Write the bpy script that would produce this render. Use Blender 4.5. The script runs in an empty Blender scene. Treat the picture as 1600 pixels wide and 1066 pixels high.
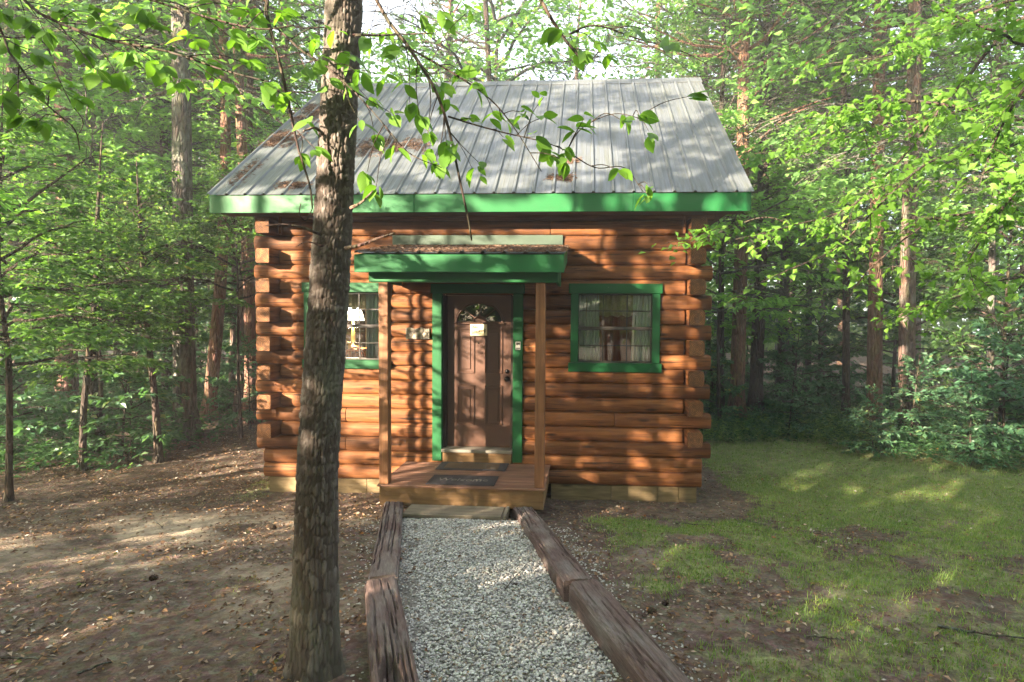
import bpy, math, random
import numpy as np
from mathutils import Vector, Matrix
random.seed(7)
S = bpy.context.scene
COL = S.collection
R_ = math.radians

# ------------------------------------------------------------------ camera
CAM = np.array([1.363, -7.322, 2.15])
YAW, PIT, ROL, FPX, CPX, CPY = -.064, -.038, .008, 889.0, 853.4, 533.0
fw = np.array([math.sin(YAW)*math.cos(PIT), math.cos(YAW)*math.cos(PIT), math.sin(PIT)])
rt = np.array([math.cos(YAW), -math.sin(YAW), 0.0]); up = np.cross(rt, fw)
rt, up = rt*math.cos(ROL)+up*math.sin(ROL), -rt*math.sin(ROL)+up*math.cos(ROL)
cd = bpy.data.cameras.new('camera'); cam = bpy.data.objects.new('camera', cd); COL.objects.link(cam)
cd.sensor_width = 36; cd.lens = FPX/1600*36; cd.shift_x = -(CPX-800)/1600; cd.clip_end = 800; cd.clip_start = .05
M4 = Matrix(((rt[0], up[0], -fw[0], CAM[0]), (rt[1], up[1], -fw[1], CAM[1]), (rt[2], up[2], -fw[2], CAM[2]), (0, 0, 0, 1)))
cam.matrix_world = M4
S.camera = cam
# ------------------------------------------------------------------ light
SUND = Vector((0.935, 1.0, -0.37)).normalized()
w = bpy.data.worlds.new('World'); S.world = w; w.use_nodes = True
nt = w.node_tree; nt.nodes.clear()
sky = nt.nodes.new('ShaderNodeTexSky'); sky.sky_type = 'NISHITA'; sky.sun_disc = False
sky.sun_elevation = R_(15.1); sky.sun_rotation = math.atan2(-SUND.x, -SUND.y)
sky.air_density = 1.0; sky.dust_density = 2.0; sky.ozone_density = 1.0
bg = nt.nodes.new('ShaderNodeBackground'); bg.inputs[1].default_value = .10
wo = nt.nodes.new('ShaderNodeOutputWorld')
veil = nt.nodes.new('ShaderNodeMix'); veil.data_type = 'RGBA'; veil.inputs[0].default_value = .5; veil.inputs[7].default_value = (3.35, 3.4, 3.45, 1)   # even white added so the sky reads white
nt.links.new(sky.outputs[0], veil.inputs[6]); nt.links.new(veil.outputs[2], bg.inputs[0]); nt.links.new(bg.outputs[0], wo.inputs[0])
sl = bpy.data.lights.new('sun', 'SUN'); sl.energy = 5.0; sl.angle = R_(.5); sl.color = (1, .83, .62)
so = bpy.data.objects.new('sun', sl); COL.objects.link(so)
so.rotation_euler = SUND.to_track_quat('-Z', 'Y').to_euler()
so.location = (-20, -22, 12)
S.view_settings.view_transform = 'Standard'; S.view_settings.look = 'None'
S.view_settings.exposure = 3.2; S.view_settings.gamma = 1; S.view_settings.use_curve_mapping = False
cy = S.cycles
cy.max_bounces = 6; cy.diffuse_bounces = 3; cy.glossy_bounces = 2; cy.transmission_bounces = 4; cy.volume_bounces = 0; cy.transparent_max_bounces = 8
cy.caustics_reflective = False; cy.caustics_refractive = False; cy.sample_clamp_indirect = 3; cy.use_denoising = True; cy.denoising_prefilter = 'NONE'

# ------------------------------------------------------------------ helpers
def ray(px, py): return (px-CPX)/FPX*rt-(py-CPY)/FPX*up+fw
def at(px, py, Y):
    d = ray(px, py); t = (Y-CAM[1])/d[1]; return CAM+t*d
def depth(p): return float((np.asarray(p)-CAM) @ fw)
def sstep(a, b, x):
    t = np.clip((np.asarray(x, float)-a)/(b-a), 0, 1); return t*t*(3-2*t)
def hsh(*k):
    h = np.zeros_like(k[0], dtype=np.uint64)
    for i, a in enumerate(k):
        h = h ^ ((a.astype(np.int64)+100000).astype(np.uint64)*np.uint64((73856093, 19349663, 83492791, 50331653)[i]))
        h = (h ^ (h >> np.uint64(13)))*np.uint64(1274126177)
    h = h ^ (h >> np.uint64(16))
    return (h & np.uint64(0xffffff)).astype(float)/float(0xffffff)
def vnoise(x, y, z=None, seed=0):
    x = np.asarray(x, float); y = np.asarray(y, float); z = np.zeros_like(x) if z is None else np.asarray(z, float)
    xi, yi, zi = np.floor(x), np.floor(y), np.floor(z); xf, yf, zf = x-xi, y-yi, z-zi
    u, v, q = xf*xf*(3-2*xf), yf*yf*(3-2*yf), zf*zf*(3-2*zf)
    s = np.full_like(xi, seed); r = 0
    for dx in (0, 1):
        for dy in (0, 1):
            for dz in (0, 1):
                r = r+hsh(xi+dx, yi+dy, zi+dz, s)*(u if dx else 1-u)*(v if dy else 1-v)*(q if dz else 1-q)
    return r
def fbm(x, y, z=None, o=4, seed=0):
    r = 0; a = .5; tot = 0
    for i in range(o):
        k = 2.03**i
        r = r+a*vnoise(np.asarray(x)*k, np.asarray(y)*k, None if z is None else np.asarray(z)*k, seed+i); tot += a; a *= .5
    return r/tot
def gz(x, y):
    """height of the ground"""
    x = np.asarray(x, float); y = np.asarray(y, float)
    a = .02+.078*(-1.4-y)
    b = -.19+.0*y
    t = sstep(-1.75, -.05, y)
    h = a*(1-t)+b*t
    h = np.where(y > 0, b, h)
    far = sstep(8, 30, np.hypot(x, y+2))
    return np.minimum(h, .55)+far*.9*(fbm(x*.06, y*.06, seed=3)-.45)
def hit(px, py, dz=0.0):
    """where the line of sight through a picture point meets the ground raised by dz"""
    d = ray(px, py); lo, hi = .5, 60.
    for n in (240, 60, 60):
        ts = np.linspace(lo, hi, n); Q = CAM+ts[:, None]*d; v = Q[:, 2]-gz(Q[:, 0], Q[:, 1])-dz
        k = np.nonzero((v[:-1] > 0) & (v[1:] <= 0))[0]
        if len(k) == 0: break
        lo, hi = ts[k[0]], ts[k[0]+1]
    return CAM+lo*d

def add(name, me, mat=None, parent=None):
    o = bpy.data.objects.new(name, me); COL.objects.link(o)
    if mat is not None and len(me.materials) == 0: me.materials.append(mat)
    if parent is not None: o.parent = parent
    return o
def mesh(name, V, F, mat=None, smooth=False):
    me = bpy.data.meshes.new(name); me.from_pydata(V, [], F)
    if mat is not None: me.materials.append(mat)
    if smooth: me.polygons.foreach_set('use_smooth', np.ones(len(me.polygons), bool))
    me.update(); return me
def mk(name, V, F, mat, parent=None, smooth=False): return add(name, mesh(name, V, F, mat, smooth), None, parent)
def empty(name, loc=(0, 0, 0)):
    o = bpy.data.objects.new(name, None); COL.objects.link(o); o.location = loc; o.empty_display_size = .2; return o
def tag(o, label=None, cat=None, group=None, kind=None):
    if label: o['label'] = label
    if cat: o['category'] = cat
    if group: o['group'] = group
    if kind: o['kind'] = kind
    return o
def bevel(o, wd=.004, seg=1):
    m = o.modifiers.new('bevel', 'BEVEL'); m.width = wd; m.segments = seg; m.limit_method = 'ANGLE'; return o
class MB:
    def __init__(s): s.v = []; s.f = []
    def box(s, x0, x1, y0, y1, z0, z1):
        b = len(s.v)
        s.v += [(x0, y0, z0), (x1, y0, z0), (x1, y1, z0), (x0, y1, z0), (x0, y0, z1), (x1, y0, z1), (x1, y1, z1), (x0, y1, z1)]
        s.f += [(b, b+3, b+2, b+1), (b+4, b+5, b+6, b+7), (b, b+1, b+5, b+4), (b+1, b+2, b+6, b+5), (b+2, b+3, b+7, b+6), (b+3, b, b+4, b+7)]
        return s
    def prism(s, pts, axis, a0, a1):
        """polygon in the two other axes extruded along axis"""
        b = len(s.v); n = len(pts)
        for a in (a0, a1):
            for p in pts:
                q = list(p); q.insert(axis, a); s.v.append(tuple(q))
        s.f.append(tuple(range(b, b+n))[::-1]); s.f.append(tuple(range(b+n, b+2*n)))
        for i in range(n):
            j = (i+1) % n; s.f.append((b+i, b+j, b+n+j, b+n+i))
        return s
    def tube(s, P, r, n=6, caps=True):
        V, F = tube(P, r, n, caps); b = len(s.v)
        s.v += [tuple(p) for p in V]; s.f += [tuple(i+b for i in f) for f in F]; return s
    def lathe(s, prof, c=(0, 0, 0), n=16, axis=2):
        b = len(s.v)
        for (r, h) in prof:
            for k in range(n):
                a = 2*math.pi*k/n; q = [r*math.cos(a), r*math.sin(a)]; q.insert(axis, h)
                s.v.append((q[0]+c[0], q[1]+c[1], q[2]+c[2]))
        for i in range(len(prof)-1):
            for k in range(n):
                s.f.append((b+i*n+k, b+i*n+(k+1) % n, b+(i+1)*n+(k+1) % n, b+(i+1)*n+k))
        return s
    def build(s, name, mat, parent=None, smooth=False): return mk(name, s.v, s.f, mat, parent, smooth)
def tube(P, r, n=6, caps=True):
    P = np.asarray(P, float); m = len(P); r = np.broadcast_to(np.asarray(r, float), (m,))
    T = np.gradient(P, axis=0); T /= np.linalg.norm(T, axis=1)[:, None]+1e-9
    a = np.array([0, 0, 1.]) if abs(T[0][2]) < .9 else np.array([1., 0, 0])
    u = np.cross(T[0], a); u /= np.linalg.norm(u)
    V = []; ang = np.arange(n)*2*math.pi/n; c, s_ = np.cos(ang)[:, None], np.sin(ang)[:, None]
    for i in range(m):
        u = u-T[i]*(u @ T[i]); u /= np.linalg.norm(u)+1e-9; v = np.cross(T[i], u)
        V.append(P[i]+r[i]*(c*u+s_*v))
    V = np.concatenate(V); F = []
    for i in range(m-1):
        for k in range(n): F.append((i*n+k, i*n+(k+1) % n, (i+1)*n+(k+1) % n, (i+1)*n+k))
    if caps: F.append(tuple(range(n))[::-1]); F.append(tuple((m-1)*n+k for k in range(n)))
    return V, F
def smoothpath(P, n):
    """Catmull-Rom through the points"""
    P = np.asarray(P, float); k = len(P)
    if k < 3: return np.array([P[0]+(P[-1]-P[0])*t for t in np.linspace(0, 1, n)])
    Q = np.vstack([2*P[0]-P[1], P, 2*P[-1]-P[-2]]); out = []
    for t in np.linspace(0, k-1-1e-6, n):
        i = int(t); f = t-i; p0, p1, p2, p3 = Q[i], Q[i+1], Q[i+2], Q[i+3]
        out.append(.5*((2*p1)+(-p0+p2)*f+(2*p0-5*p1+4*p2-p3)*f*f+(-p0+3*p1-3*p2+p3)*f**3))
    return np.array(out)

# ------------------------------------------------------------------ materials
class NT:
    def __init__(s, name):
        s.m = bpy.data.materials.new(name); s.m.use_nodes = True; s.t = s.m.node_tree; s.t.nodes.clear()
        s.out = s.n('OutputMaterial')
    def n(s, ty, **kw):
        o = s.t.nodes.new('ShaderNode'+ty)
        for k, v in kw.items(): setattr(o, k, v)
        return o
    def l(s, a, b): s.t.links.new(a, b)
    def set(s, node, k, v):
        if hasattr(v, 'is_output'): s.l(v, node.inputs[k])
        else: node.inputs[k].default_value = v
    def coord(s, kind='Object', scale=(1, 1, 1), rand=False, rot=(0, 0, 0)):
        c = s.n('TexCoord').outputs[kind]
        mp = s.n('Mapping'); mp.inputs['Scale'].default_value = scale; mp.inputs['Rotation'].default_value = rot
        if rand:
            oi = s.n('ObjectInfo'); mu = s.n('Math', operation='MULTIPLY'); s.l(oi.outputs['Random'], mu.inputs[0]); mu.inputs[1].default_value = 37.
            av = s.n('VectorMath', operation='ADD'); s.l(c, av.inputs[0]); s.l(mu.outputs[0], av.inputs[1]); c = av.outputs[0]
        s.l(c, mp.inputs[0]); return mp.outputs[0]
    def noise(s, vec, scale=5, detail=5, rough=.55, dist=0):
        o = s.n('TexNoise'); s.l(vec, o.inputs['Vector']); o.inputs['Scale'].default_value = scale; o.inputs['Detail'].default_value = detail
        o.inputs['Roughness'].default_value = rough; o.inputs['Distortion'].default_value = dist; return o.outputs['Fac']
    def voro(s, vec, scale=5, feature='F1', out='Distance', rnd=1):
        o = s.n('TexVoronoi', feature=feature); s.l(vec, o.inputs['Vector']); o.inputs['Scale'].default_value = scale; o.inputs['Randomness'].default_value = rnd
        return o.outputs[out]
    def ramp(s, fac, stops, interp='LINEAR'):
        o = s.n('ValToRGB'); o.color_ramp.interpolation = interp; e = o.color_ramp.elements
        while len(e) < len(stops): e.new(.5)
        for q, (p, c) in zip(e, stops): q.position = p; q.color = (c, c, c, 1) if isinstance(c, (int, float)) else (*c, 1)
        s.l(fac, o.inputs[0]); return o.outputs[0]
    def mix(s, f, a, b, mode='MIX'):
        o = s.n('Mix', data_type='RGBA', blend_type=mode)
        for k, v in ((0, f), (6, a), (7, b)):
            if hasattr(v, 'is_output'): s.l(v, o.inputs[k])
            else: o.inputs[k].default_value = v if k == 0 else (*v, 1)
        return o.outputs[2]
    def math(s, op, a, b=0.):
        o = s.n('Math', operation=op)
        for k, v in ((0, a), (1, b)):
            if hasattr(v, 'is_output'): s.l(v, o.inputs[k])
            else: o.inputs[k].default_value = v
        return o.outputs[0]
    def bump(s, h, strength=.3, dist=.01):
        o = s.n('Bump'); o.inputs['Strength'].default_value = strength; o.inputs['Distance'].default_value = dist; s.l(h, o.inputs['Height']); return o.outputs[0]
    def bsdf(s, col, rough=.7, metal=0., spec=.35, normal=None, **kw):
        o = s.n('BsdfPrincipled')
        if hasattr(col, 'is_output'): s.l(col, o.inputs['Base Color'])
        else: o.inputs['Base Color'].default_value = (*col, 1)
        s.set(o, 'Roughness', rough); s.set(o, 'Metallic', metal); o.inputs['Specular IOR Level'].default_value = spec
        if normal is not None: s.l(normal, o.inputs['Normal'])
        for k, v in kw.items(): s.set(o, k, v)
        return o
    def done(s, sh): s.l(sh.outputs[0], s.out.inputs[0]); return s.m
    def orand(s): return s.n('ObjectInfo').outputs['Random']
    def island(s): return s.n('NewGeometry').outputs['Random Per Island']
    def attr(s, name): return s.n('Attribute', attribute_name=name).outputs['Fac']

M = {}
def wood(name, dark, mid, light, grain=(1.2, 22, 22), rough=.6, knots=True, vary=.25, bump=.25, spec=.35):
    t = NT(name); c = t.coord('Object', grain, True); n1 = t.noise(c, 1.6, 6, .6, .4)
    col = t.ramp(n1, [(.28, dark), (.5, mid), (.74, light)])
    big = t.noise(t.coord('Object', (.9, 2.4, 2.4), True), 1.7, 3); col = t.mix(t.ramp(big, [(.35, 0.), (.7, .5)]), col, dark)
    if knots:
        k = t.voro(t.coord('Object', (1.6, 6.5, 6.5), True), 1.0); col = t.mix(t.ramp(k, [(.07, .95), (.17, 0.)]), col, tuple(x*.35 for x in dark))
    if name == 'log_stain':
        ck_ = t.noise(t.coord('Object', (1.1, 34, 34), True), 1.3, 3, .5); col = t.mix(t.ramp(ck_, [(.33, .9), (.38, 0.)]), col, tuple(x*.3 for x in dark))
        wr = t.noise(t.coord('Object', (1.4, 5, 5), True), 2.1, 5, .7); col = t.mix(t.ramp(wr, [(.56, 0.), (.74, .5)]), col, (.34, .165, .075))
    rnd = t.ramp(t.orand(), [(0, 1-vary), (1, 1+vary*.4)]); col = t.mix(1.0, col, rnd, 'MULTIPLY')
    h = t.noise(c, 3.2, 6, .65)
    M[name] = t.done(t.bsdf(col, t.ramp(n1, [(.3, rough+.1), (.7, rough-.08)]), spec=spec, normal=t.bump(h, bump, .006)))
wood('log_stain', (.080, .028, .012), (.200, .075, .025), (.33, .138, .046), (1.0, 16, 16), .68, vary=.5, bump=.45, spec=.22)
wood('post_wood', (.13, .055, .024), (.23, .10, .042), (.32, .155, .07), (30, 30, 1.2), .6, False)
wood('deck_wood', (.13, .062, .042), (.235, .12, .08), (.33, .19, .13), (1.3, 22, 22), .62, False)
wood('skirt_wood', (.13, .072, .03), (.23, .13, .055), (.30, .18, .085), (1.2, 20, 20), .7, True)
wood('grey_plank', (.12, .095, .07), (.235, .195, .145), (.33, .28, .21), (1.0, 24, 24), .8, True)
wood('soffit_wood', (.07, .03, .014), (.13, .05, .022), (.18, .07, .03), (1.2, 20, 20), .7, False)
wood('foundation_wood', (.12, .085, .045), (.22, .155, .08), (.31, .225, .12), (2, 14, 14), .8, True)
wood('inner_wood', (.20, .07, .03), (.33, .13, .05), (.42, .18, .07), (16, 16, 1.2), .5, False)
t = NT('log_end'); c = t.coord('Object', (0, 1, 1)); mpp = t.n('VectorMath', operation='SUBTRACT'); t.l(c, mpp.inputs[0]); mpp.inputs[1].default_value = (0, .10, .09)
wv = t.n('TexWave', wave_type='RINGS', rings_direction='X'); t.l(mpp.outputs[0], wv.inputs['Vector']); wv.inputs['Scale'].default_value = 16; wv.inputs['Distortion'].default_value = 2.2; wv.inputs['Detail'].default_value = 3; wv.inputs['Detail Scale'].default_value = 1.6
ns = t.noise(t.coord('Object', (1, 1, 1), True), 14, 5, .7); col = t.ramp(wv.outputs['Fac'], [(.2, (.13, .055, .024)), (.6, (.24, .105, .045)), (.9, (.31, .15, .07))]); col = t.mix(t.ramp(ns, [(.42, .75), (.6, 0.)]), col, (.075, .04, .024))
col = t.mix(1., col, t.ramp(t.orand(), [(0, .6), (1, 1.1)]), 'MULTIPLY'); M['log_end'] = t.done(t.bsdf(col, .85, spec=.2, normal=t.bump(ns, .6, .01)))
def simple(name, c, rough=.6, spec=.35, metal=0., var=.12, ns=6, bump=.0, **kw):
    t = NT(name); co = t.coord('Object', (1, 1, 1), True); n = t.noise(co, ns, 5)
    col = t.mix(t.ramp(n, [(.3, 0.), (.7, 1.)]), tuple(x*(1-var) for x in c), tuple(min(1, x*(1+var)) for x in c))
    nm = t.bump(t.noise(co, ns*8, 4), bump, .003) if bump else None
    M[name] = t.done(t.bsdf(col, rough, metal, spec, nm, **kw))
def paint(name, c, dirt):
    t = NT(name); g = t.noise(t.coord('Object', (1.2, 30, 30), True), 2.5, 5); b = t.noise(t.coord('Object', (2, 2, 2), True), 2.2, 5)
    col = t.mix(t.ramp(g, [(.3, 0.), (.75, .35)]), c, tuple(x*.72 for x in c)); col = t.mix(t.ramp(b, [(.52, 0.), (.8, .5)]), col, dirt)
    ch = t.noise(t.coord('Object', (3, 14, 14), True), 6, 6, .7); col = t.mix(t.ramp(ch, [(.70, 0.), (.74, .75)]), col, (.27, .24, .18))
    M[name] = t.done(t.bsdf(col, t.ramp(b, [(.3, .45), (.7, .65)]), spec=.3, normal=t.bump(g, .25, .004)))
paint('green_paint', (.006, .105, .027), (.018, .095, .032))
paint('green_trim', (.004, .078, .021), (.013, .070, .024))
simple('door_paint', (.076, .036, .023), .42, .45, var=.1, ns=9, bump=.05)
simple('door_dark', (.03, .018, .014), .6)
simple('bronze', (.035, .028, .025), .45, .5)
simple('threshold', (.22, .205, .175), .45, .5, .3)
simple('black_iron', (.015, .014, .014), .4, .5, .6)
simple('steel_plate', (.55, .54, .5), .4, .5, .5)
simple('rubber_mat', (.055, .048, .052), .85, .2, ns=30, bump=.4)
simple('mat_centre', (.125, .088, .06), .95, .1, ns=40, bump=.5)
simple('mat_print', (.17, .155, .14), .9, .1, var=.3, ns=30)
simple('sign_board', (.72, .62, .40), .6, var=.12)
simple('sign_ink', (.03, .02, .015), .6)
simple('curtain', (.86, .86, .84), .9, .1, var=.05)
simple('lace', (.62, .50, .30), .9, .1, var=.2, ns=40)
simple('cream_wall', (.55, .43, .28), .8, .2)
simple('lamp_brass', (.5, .35, .12), .35, .5, .8)
simple('gold_frame', (.45, .33, .12), .4, .5, .4)
simple('picture', (.16, .15, .12), .6, var=.5, ns=12)
simple('cob', (.75, .75, .75), .9, .1)
t = NT('plaque'); n = t.noise(t.coord('Object', (1, 1, 1)), 14, 5, .7); col = t.ramp(n, [(.38, (.06, .052, .045)), (.5, (.22, .19, .15)), (.64, (.36, .32, .26))])
M['plaque'] = t.done(t.bsdf(col, .8, normal=t.bump(n, .5, .006)))
t = NT('glass'); tr = t.n('BsdfTransparent'); tr.inputs[0].default_value = (.90, .93, .92, 1); gl = t.n('BsdfGlossy'); gl.inputs['Roughness'].default_value = .02
fr = t.n('Fresnel'); fr.inputs[0].default_value = 1.52; f2 = t.math('MULTIPLY', fr.outputs[0], 1.6); mx = t.n('MixShader')
t.l(f2, mx.inputs[0]); t.l(tr.outputs[0], mx.inputs[1]); t.l(gl.outputs[0], mx.inputs[2]); M['glass'] = t.done(mx)
t = NT('lamp_shade'); e = t.bsdf((.9, .82, .66), .8); e.inputs['Emission Color'].default_value = (1, .86, .62, 1); e.inputs['Emission Strength'].default_value = 1.3; M['lamp_shade'] = t.done(e)
# weathered roof metal
t = NT('roof_metal'); st = t.noise(t.coord('Object', (9, .5, .5), True), 3, 5); bl = t.noise(t.coord('Generated', (2, 3, 1), True), 2.4, 5, .6)
col = t.ramp(st, [(.3, (.085, .098, .112)), (.7, (.145, .16, .176))]); col = t.mix(t.ramp(bl, [(.42, 0.), (.72, .75)]), col, (.10, .108, .085))
sp = t.noise(t.coord('Object', (1, 1, 1), True), 26, 4, .7); col = t.mix(t.ramp(sp, [(.62, 0.), (.72, .55)]), col, (.16, .15, .12))
M['roof_metal'] = t.done(t.bsdf(col, t.ramp(bl, [(.3, .38), (.7, .6)]), .35, .5, t.bump(st, .06, .003)))
simple('flashing', (.045, .07, .05), .6, .4, .2, var=.3, ns=3)
# gravel, soil, litter
t = NT('gravel'); r = t.island(); col = t.ramp(r, [(0, (.18, .172, .168)), (.3, (.41, .396, .385)), (.62, (.60, .583, .562)), (.86, (.76, .735, .70)), (.93, (.34, .25, .18)), (1, (.55, .5, .42))])
n = t.noise(t.coord('Object'), 90, 3); col = t.mix(t.ramp(n, [(.35, .45), (.6, 0.)]), col, (.12, .11, .1)); M['gravel'] = t.done(t.bsdf(col, .8, normal=t.bump(n, .25, .003)))
t = NT('litter'); r = t.island(); col = t.ramp(r, [(0, (.075, .042, .028)), (.3, (.155, .088, .052)), (.55, (.24, .145, .085)), (.74, (.33, .225, .15)), (.86, (.44, .40, .36)), (.93, (.36, .15, .05)), (1, (.12, .14, .045))])
M['litter'] = t.done(t.bsdf(col, .85, spec=.2))
t = NT('needles'); r = t.island(); col = t.ramp(r, [(0, (.06, .034, .024)), (.5, (.135, .08, .055)), (1, (.24, .165, .12))]); M['needles'] = t.done(t.bsdf(col, .85, spec=.2))
t = NT('ground'); p = t.coord('Object'); lawn = t.attr('lawn'); n1 = t.noise(p, 1.1, 6, .6); n2 = t.noise(p, 9, 6, .65); n3 = t.noise(p, 46, 4, .65); v = t.voro(p, 26, out='Color')
soil = t.ramp(n2, [(.3, (.078, .054, .042)), (.48, (.148, .108, .084)), (.62, (.225, .175, .14)), (.78, (.31, .26, .22))])
soil = t.mix(t.ramp(n3, [(.42, 0.), (.62, .6)]), soil, (.075, .046, .034)); soil = t.mix(t.ramp(n1, [(.56, 0.), (.70, .55)]), soil, (.38, .30, .23))
soil = t.mix(.25, soil, t.mix(1., soil, v, 'MULTIPLY')); soil = t.mix(t.math('MULTIPLY', t.attr('sand'), t.ramp(n2, [(.3, .35), (.6, .95)])), soil, (.50, .40, .30))
gr = t.ramp(n2, [(.3, (.125, .165, .055)), (.52, (.215, .27, .088)), (.72, (.31, .36, .14))]); gr = t.mix(t.ramp(n3, [(.4, 0.), (.62, .7)]), gr, (.20, .165, .105))
mk_ = t.ramp(t.math('ADD', lawn, t.math('MULTIPLY', t.math('SUBTRACT', n2, .5), .9)), [(.44, 0.), (.80, .85)])
col = t.mix(mk_, soil, gr); M['ground'] = t.done(t.bsdf(col, .95, spec=.15, normal=t.bump(t.math('ADD', n2, n3), .7, .025)))
# old railway timber
t = NT('timber'); g = t.noise(t.coord('Object', (4.5, 60, 60), True), 2.2, 7, .7, .6); b = t.noise(t.coord('Object', (1.2, 3, 3), True), 2.2, 5)
col = t.ramp(g, [(.25, (.042, .028, .025)), (.5, (.112, .074, .068)), (.78, (.20, .142, .13))]); col = t.mix(t.ramp(b, [(.45, 0.), (.7, .8)]), col, t.ramp(g, [(.3, (.10, .088, .084)), (.75, (.30, .275, .26))]))
M['timber'] = t.done(t.bsdf(col, .85, spec=.25, normal=t.bump(g, .5, .006)))
# bark
def bark(name, a, b, c, sc=(9, 9, 2.2), lichen=None):
    t = NT(name); p = t.coord('Object', sc, True); v = t.voro(p, 1.9, 'DISTANCE_TO_EDGE'); vc = t.voro(p, 1.9, out='Color'); n = t.noise(p, 2.5, 6, .65)
    col = t.ramp(n, [(.3, a), (.52, b), (.75, c)]); col = t.mix(.22, col, t.mix(1., col, vc, 'MULTIPLY'))
    if lichen: col = t.mix(t.ramp(t.noise(t.coord('Object', (2.5, 2.5, 1.2), True), 2.6, 5), [(.5, 0.), (.68, .75)]), col, lichen)
    h = t.math('ADD', t.ramp(v, [(0, 0.), (.22, 1.)]), t.math('MULTIPLY', n, .6)); M[name] = t.done(t.bsdf(col, .92, spec=.15, normal=t.bump(h, .9, .03)))
bark('pine_bark', (.075, .05, .04), (.15, .105, .082), (.25, .185, .15), lichen=(.18, .18, .155))
bark('red_bark', (.11, .06, .04), (.22, .13, .09), (.33, .215, .155))
bark('grey_bark', (.055, .05, .042), (.12, .108, .09), (.22, .2, .17), lichen=(.22, .24, .2))
bark('dark_bark', (.035, .027, .02), (.075, .058, .044), (.13, .105, .08))
t = NT('bark_relief'); pl = t.attr('plate'); n = t.noise(t.coord('Object', (1, 1, .6)), 26, 6, .7)
col = t.ramp(pl, [(0, (.055, .044, .038)), (.45, (.098, .080, .070)), (.8, (.15, .128, .115)), (1, (.225, .20, .185))]); col = t.mix(t.ramp(n, [(.35, .55), (.6, 0.)]), col, (.06, .04, .031))
mo = t.noise(t.coord('Object', (3, 3, .8)), 1.5, 4); col = t.mix(t.ramp(mo, [(.52, 0.), (.72, .55)]), col, (.15, .155, .12)); M['bark_relief'] = t.done(t.bsdf(col, .92, spec=.15, normal=t.bump(n, .6, .006)))
# leaves
def leaf(name, stops, trans=.45, spec=.3, rough=.5):
    t = NT(name); r = t.island(); o = t.orand(); f = t.math('ADD', t.math('MULTIPLY', r, .75), t.math('MULTIPLY', o, .25))
    col = t.ramp(f, stops); b = t.bsdf(col, rough, spec=spec); tl = t.n('BsdfTranslucent')
    tc = t.mix(1., col, (1.75, 1.85, .75), 'MULTIPLY'); t.l(tc, tl.inputs[0]); mx = t.n('MixShader'); mx.inputs[0].default_value = trans
    t.l(b.outputs[0], mx.inputs[1]); t.l(tl.outputs[0], mx.inputs[2]); M[name] = t.done(mx)
leaf('leaf_near', [(0, (0.050, 0.124, 0.022)), (.4, (0.085, 0.190, 0.027)), (.75, (0.135, 0.267, 0.037)), (.97, (0.203, 0.321, 0.050)), (1, (0.315, 0.285, 0.062))])
leaf('leaf_maple', [(0, (0.075, 0.167, 0.029)), (.5, (0.126, 0.254, 0.039)), (1, (0.194, 0.333, 0.058))], .5)
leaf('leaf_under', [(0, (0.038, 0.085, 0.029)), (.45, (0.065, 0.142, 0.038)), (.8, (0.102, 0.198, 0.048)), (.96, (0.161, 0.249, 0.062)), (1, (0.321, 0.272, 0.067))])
leaf('leaf_far', [(0, (0.090, 0.185, 0.067)), (.5, (0.149, 0.304, 0.085)), (.9, (0.237, 0.413, 0.120)), (1, (0.515, 0.479, 0.144))], .5)
leaf('leaf_mass', [(0, (.13, .20, .07)), (.5, (.19, .29, .10)), (1, (.28, .37, .15))], .5)  # far wood leaves, sunlit brightness put into the colour
leaf('leaf_cool', [(0, (0.039, 0.100, 0.057)), (.5, (0.066, 0.160, 0.083)), (.9, (0.113, 0.220, 0.105)), (1, (0.294, 0.266, 0.075))], .35, .45, .42)
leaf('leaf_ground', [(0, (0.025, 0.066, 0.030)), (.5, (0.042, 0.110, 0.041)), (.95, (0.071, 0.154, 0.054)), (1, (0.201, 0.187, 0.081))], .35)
leaf('needle_green', [(0, (0.047, 0.095, 0.041)), (.5, (0.081, 0.149, 0.054)), (.86, (0.128, 0.203, 0.068)), (.93, (0.351, 0.270, 0.108)), (1, (0.446, 0.324, 0.162))], .3)
leaf('grass_blade', [(0, (0.086, 0.162, 0.060)), (.5, (0.153, 0.255, 0.075)), (.85, (0.255, 0.340, 0.105)), (1, (0.476, 0.408, 0.298))], .35)
leaf('moss_blade', [(0, (0.110, 0.166, 0.032)), (.6, (0.199, 0.263, 0.047)), (1, (0.296, 0.345, 0.104))], .3)
SHADE = [(x, y, k, s, 0) for x, y, k, s in ((-14.6, -9.2, 'under0', .74), (-12.6, -10.0, 'under1', .76), (-10.9, -9.6, 'under2', .74), (-9.1, -10.2, 'under0', .74), (-7.3, -9.5, 'under1', .74), (-5.4, -10.2, 'under2', .85), (-3.5, -10.0, 'under0', 1.0), (-1.4, -10.6, 'under1', 1.05), (.8, -10.8, 'under2', 1.05), (3.2, -10.8, 'under0', 1.0), (5.6, -10.4, 'under1', .9),
         (-7.4, -12.8, 'under2', 1.05), (-5.0, -13.0, 'under0', 1.1), (-2.6, -12.8, 'under1', 1.1), (-.2, -13.2, 'under2', 1.1), (2.2, -13.0, 'under0', 1.05))] + \
        [(-5.9, -9.2, 'under1', 1.10, .1), (-5.3, -4.9, 'sparse0', .78, 1.0), (-10.3, -8.6, 'sparse1', 1.3, 4.6), (-13.5, -9.5, 'sparse0', 1.35, 5.6), (-11.5, -20.5, 'pine1', 1.0, -1.5)]
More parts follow.
